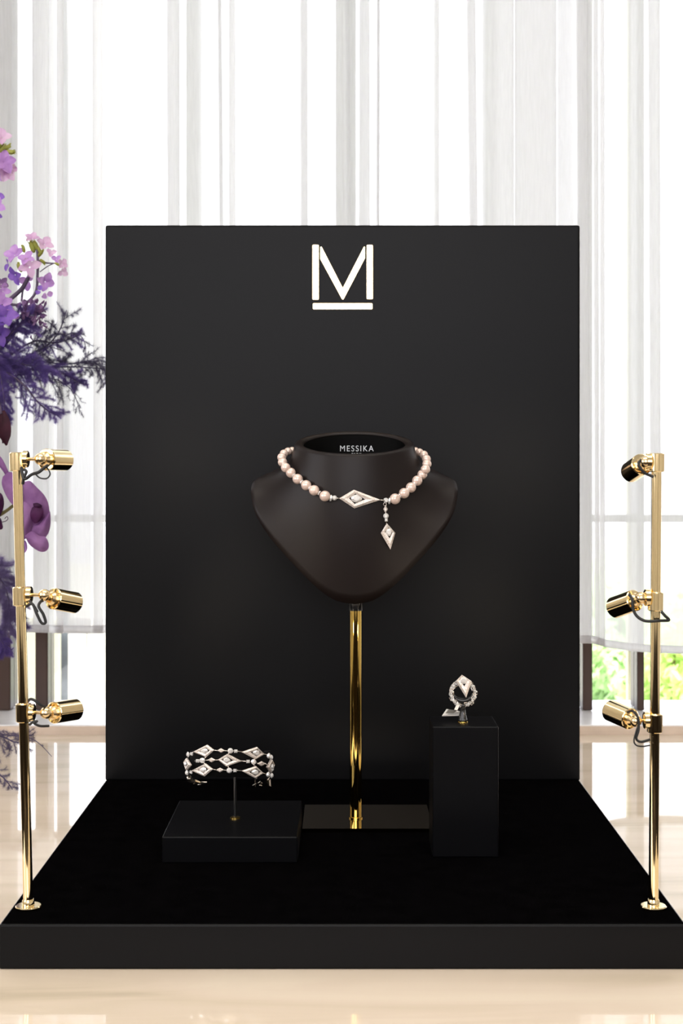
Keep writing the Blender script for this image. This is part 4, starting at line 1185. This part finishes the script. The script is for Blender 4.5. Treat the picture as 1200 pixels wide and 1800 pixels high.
fern('dense violet fern frond massed at the left edge below the violet stock', [(-70, 690, 0), (-20, 620, 0), (15, 590, 0), (38, 570, 0), (56, 562, 0)], 'fern', 0.036, 34, 0.0050, 60, 0.5, 24, FD - 0.01)
fern('dense violet fern frond pointing right above the dark maroon bloom', [(-80, 680, 0), (-20, 650, 0), (30, 640, 0), (60, 645, 0), (85, 655, 0)], 'fern', 0.036, 34, 0.0050, 56, 0.8, 25, FD)
fern('violet fern frond hanging straight down over the dark maroon bloom', [(-70, 620, 0), (-30, 610, 0), (-4, 650, 0), (6, 690, 0), (8, 722, 0), (10, 738, 0)], 'fern', 0.022, 40, 0.0042, 60, 0.5, 26, FD - 0.015)
fern('grey-violet fern frond with a tuft in the middle gap beside the panel', [(-60, 680, 0), (10, 630, 0), (60, 600, 0), (95, 603, 0), (125, 595, 0), (140, 588, 0)], 'fern', 0.026, 22, 0.0045, 34, 0.4, 27, FD + 0.03)
fern('violet fern frond ending in a tuft low beside the panel', [(-60, 700, 0), (20, 655, 0), (80, 650, 0), (112, 658, 0), (130, 668, 0), (140, 674, 0)], 'fern', 0.024, 22, 0.0045, 40, 0.6, 28, FD + 0.03)
fern('lavender fern frond behind the left pole, above the middle lamp', [(-140, 960, 0), (-60, 990, 0), (-20, 1000, 0), (8, 1030, 0), (18, 1075, 0), (16, 1110, 0)], 'fern_lav', 0.040, 44, 0.0065, 90, 0.4, 29, FD)
fern('violet fern frond hanging in front of the brown window frame', [(-140, 1010, 0), (-60, 1070, 0), (-20, 1100, 0), (2, 1125, 0), (10, 1150, 0)], 'fern', 0.026, 30, 0.0050, 46, 0.4, 30, FD)
fern('dark grey fern frond over the table at the lowest lamp', [(-150, 1120, 0), (-80, 1230, 0), (-30, 1285, 0), (5, 1295, 0), (28, 1305, 0), (44, 1300, 0)], 'fern_grey', 0.036, 26, 0.0045, 26, 0.8, 31, FD - 0.05)
fern('thin dark fern tendril arching over the table right of the left pole', [(-150, 1150, 0), (-70, 1270, 0), (0, 1290, 0), (48, 1296, 0), (70, 1308, 0), (91, 1330, 0)], 'fern_grey', 0.008, 6, 0.0025, 2, 0.5, 32, FD - 0.05, stem_r=0.0007)
fern('dark fern frond lying lowest over the table at the left edge', [(-160, 1180, 0), (-90, 1300, 0), (-30, 1345, 0), (0, 1362, 0), (14, 1376, 0), (22, 1388, 0)], 'fern_grey', 0.022, 14, 0.0040, 16, 0.3, 33, FD - 0.05)
fern('thin grey fern frond bending down in a long curve close to the panel edge', [(-60, 680, 0), (40, 640, 0), (100, 600, 0), (130, 585, 0), (148, 600, 0), (150, 630, 0)], 'fern_grey', 0.016, 16, 0.0040, 12, 0.3, 34, FD + 0.04, stem_r=0.0007)
fern('thin pale grey fern frond with hanging threads below the long frond', [(-60, 700, 0), (30, 660, 0), (90, 665, 0), (120, 680, 0), (135, 705, 0), (140, 728, 0)], 'fern_grey', 0.026, 16, 0.0035, 10, 1.2, 35, FD + 0.04, stem_r=0.0006)
fern('grey fern frond whose tip meets the left edge of the black panel', [(-60, 690, 0), (40, 640, 0), (120, 640, 0), (160, 635, 0), (180, 652, 0), (190, 690, 0)], 'fern_grey', 0.028, 26, 0.0050, 22, 0.6, 36, FD + 0.06, stem_r=0.0008)
# dark maroon bloom
st = thing('maroon_bloom', MOUTH + Vector((0.006, 0.006, 0)), 'dark maroon pointed bloom hanging at the left edge above the pole top', 'flower')
stemline(st, [MOUTH + Vector((0.006, 0.006, 0)), P(-120, 760, FD - 0.02), P(-40, 690, FD - 0.02), P(-8, 700, FD - 0.02), P(2, 728, FD - 0.02)], 0.003, 0.002, M['stem'])
q = MB()
petal(q, P(3, 722, FD - 0.02), P(11, 781, FD) - P(3, 722, FD), Vector((0.2, -1, 0)), 0.040, 0.016, 0.2, 1.8, 8, 6)
petal(q, P(0, 722, FD - 0.018), P(-12, 774, FD) - P(0, 722, FD), Vector((-0.2, -1, 0)), 0.036, 0.016, 0.2, 1.6, 8, 6)
petal(q, P(4, 724, FD - 0.015), P(6, 775, FD) - P(4, 722, FD), Vector((0.6, 1, 0)), 0.036, 0.017, 0.2, 1.6, 8, 6)
q.build('petals', M['maroon'], st, True)
# orchid behind the left pole
OD = 1.64
def shape(name, outline, d_c, bulge, m, parent, tilt=0.0, nr=5):
    """petal sheet from its measured outline: domed, with thickness"""
    cx = sum(p[0] for p in outline) / len(outline); cy = sum(p[1] for p in outline) / len(outline)
    ol = catmull([tuple(p) for p in outline] + [tuple(outline[0])], 4 * len(outline) + 1)[:-1]
    n = len(ol); q = MB()
    for side_, th in ((0, 0.0), (1, 0.0008)):
        vs = [P(cx, cy, d_c - bulge + th)]; fs = []
        for r_ in range(1, nr + 1):
            u = r_ / nr
            for x, y in ol:
                xx, yy = lerp(cx, x, u), lerp(cy, y, u)
                vs.append(P(xx, yy, d_c - bulge * (1 - u * u) + th * (1 - 0.8 * u) + tilt * (xx - cx) + 0.0006 * sin(xx * 0.35 + yy * 0.22) * u))
        for k in range(n): fs.append((0, 1 + k, 1 + (k + 1) % n))
        for r_ in range(nr - 1):
            for k in range(n):
                a = 1 + r_ * n + k; b = 1 + r_ * n + (k + 1) % n
                fs.append((a, b, b + n, a + n))
        q.add(vs, fs)
    return q.build(name, m, parent, True)
oc = thing('orchid', MOUTH + Vector((0.012, -0.006, 0)), 'mauve orchid bloom with a dark throat, behind the upper left pole', 'flower')
stemline(oc, [MOUTH + Vector((0.012, -0.006, 0)), P(-150, 880, OD + 0.03), P(-60, 925, OD + 0.012), P(-20, 915, OD + 0.012), P(8, 900, OD + 0.008), P(24, 888, OD + 0.004)], 0.0026, 0.0018, M['stem_green'])
shape('petal', [(-6, 798), (3, 805), (12, 822), (18, 838), (14, 842), (5, 828), (-6, 812)], OD, 0.003, M['petal_orchid'], oc)
shape('petal', [(5, 838), (14, 830), (24, 832), (34, 845), (40, 865), (40, 890), (32, 893), (20, 885), (9, 868), (3, 850)], OD - 0.002, 0.007, M['petal_orchid'], oc)
shape('petal', [(38, 850), (52, 845), (64, 856), (76, 868), (84, 882), (87, 902), (82, 915), (66, 905), (50, 898), (40, 880)], OD, 0.007, M['petal_orchid'], oc)
shape('petal', [(38, 880), (56, 890), (58, 915), (52, 935), (44, 948), (36, 940), (32, 905)], OD - 0.003, 0.008, M['petal_orchid'], oc)
shape('petal', [(88, 898), (89, 918), (86, 935), (78, 946), (66, 948), (56, 938), (58, 925), (68, 920), (78, 910)], OD - 0.004, 0.007, M['petal_orchid'], oc)
shape('petal', [(36, 846), (58, 850), (78, 878), (85, 910), (83, 940), (66, 950), (46, 946), (35, 930), (33, 890)], OD + 0.006, 0.005, M['petal_orchid'], oc)
shape('lip', [(44, 942), (56, 934), (70, 942), (80, 944), (86, 958), (82, 968), (72, 970), (60, 964), (50, 955)], OD - 0.010, 0.006, M['petal_orchid'], oc)
shape('petal', [(40, 948), (46, 952), (48, 964), (43, 972), (36, 966)], OD + 0.004, 0.003, M['petal_lilac'], oc)
th_ = shape('throat', [(56, 893), (64, 888), (74, 892), (76, 904), (71, 915), (62, 920), (55, 913), (53, 903)], OD - 0.0085, 0.003, M['petal_throat'], oc); th_['label'] = 'dark plum throat'
shape('throat', [(58, 885), (66, 884), (74, 889), (70, 893), (60, 891)], OD - 0.0098, 0.002, M['petal_throat'], oc)
oc = thing('orchid', MOUTH + Vector((0.010, 0.000, 0)), 'dark plum orchid petal at the left edge, beside the mauve orchid', 'flower')
stemline(oc, [MOUTH + Vector((0.010, 0, 0)), P(-150, 890, OD + 0.03), P(-60, 905, OD + 0.02), P(-10, 898, OD + 0.01)], 0.0026, 0.0018, M['stem_green'])
shape('petal', [(-16, 866), (0, 866), (6, 875), (7, 888), (3, 902), (-4, 912), (-18, 905)], OD - 0.002, 0.006, M['petal_throat'], oc)
shape('petal', [(-16, 905), (0, 910), (4, 920), (5, 928), (0, 931), (-14, 926)], OD - 0.004, 0.005, M['petal_throat'], oc)
q = MB(); q.tube([Vector(v) for v in catmull([tuple(P(x, y, OD - 0.003)) for x, y in ((2, 918), (10, 916), (14, 912), (12, 908), (8, 912))], 24)], 0.0004, 6); q.build('tendril', M['petal_throat'], oc, True)

# phrases shared by the members of each set
for kind, phrase in (('asparagus_fern', 'dyed asparagus fern fronds in the flower arrangement'), ('stock_flower', 'stock flower stems in the flower arrangement'), ('orchid', 'orchid blooms at the left edge'),
                     ('sheer_curtain', 'white sheer curtain panels along the window'), ('garden_shrub', 'shrubs outside the window')):
    for o in S.objects:
        if o.parent is None and o.name.split('.')[0] == kind: o['group'] = phrase
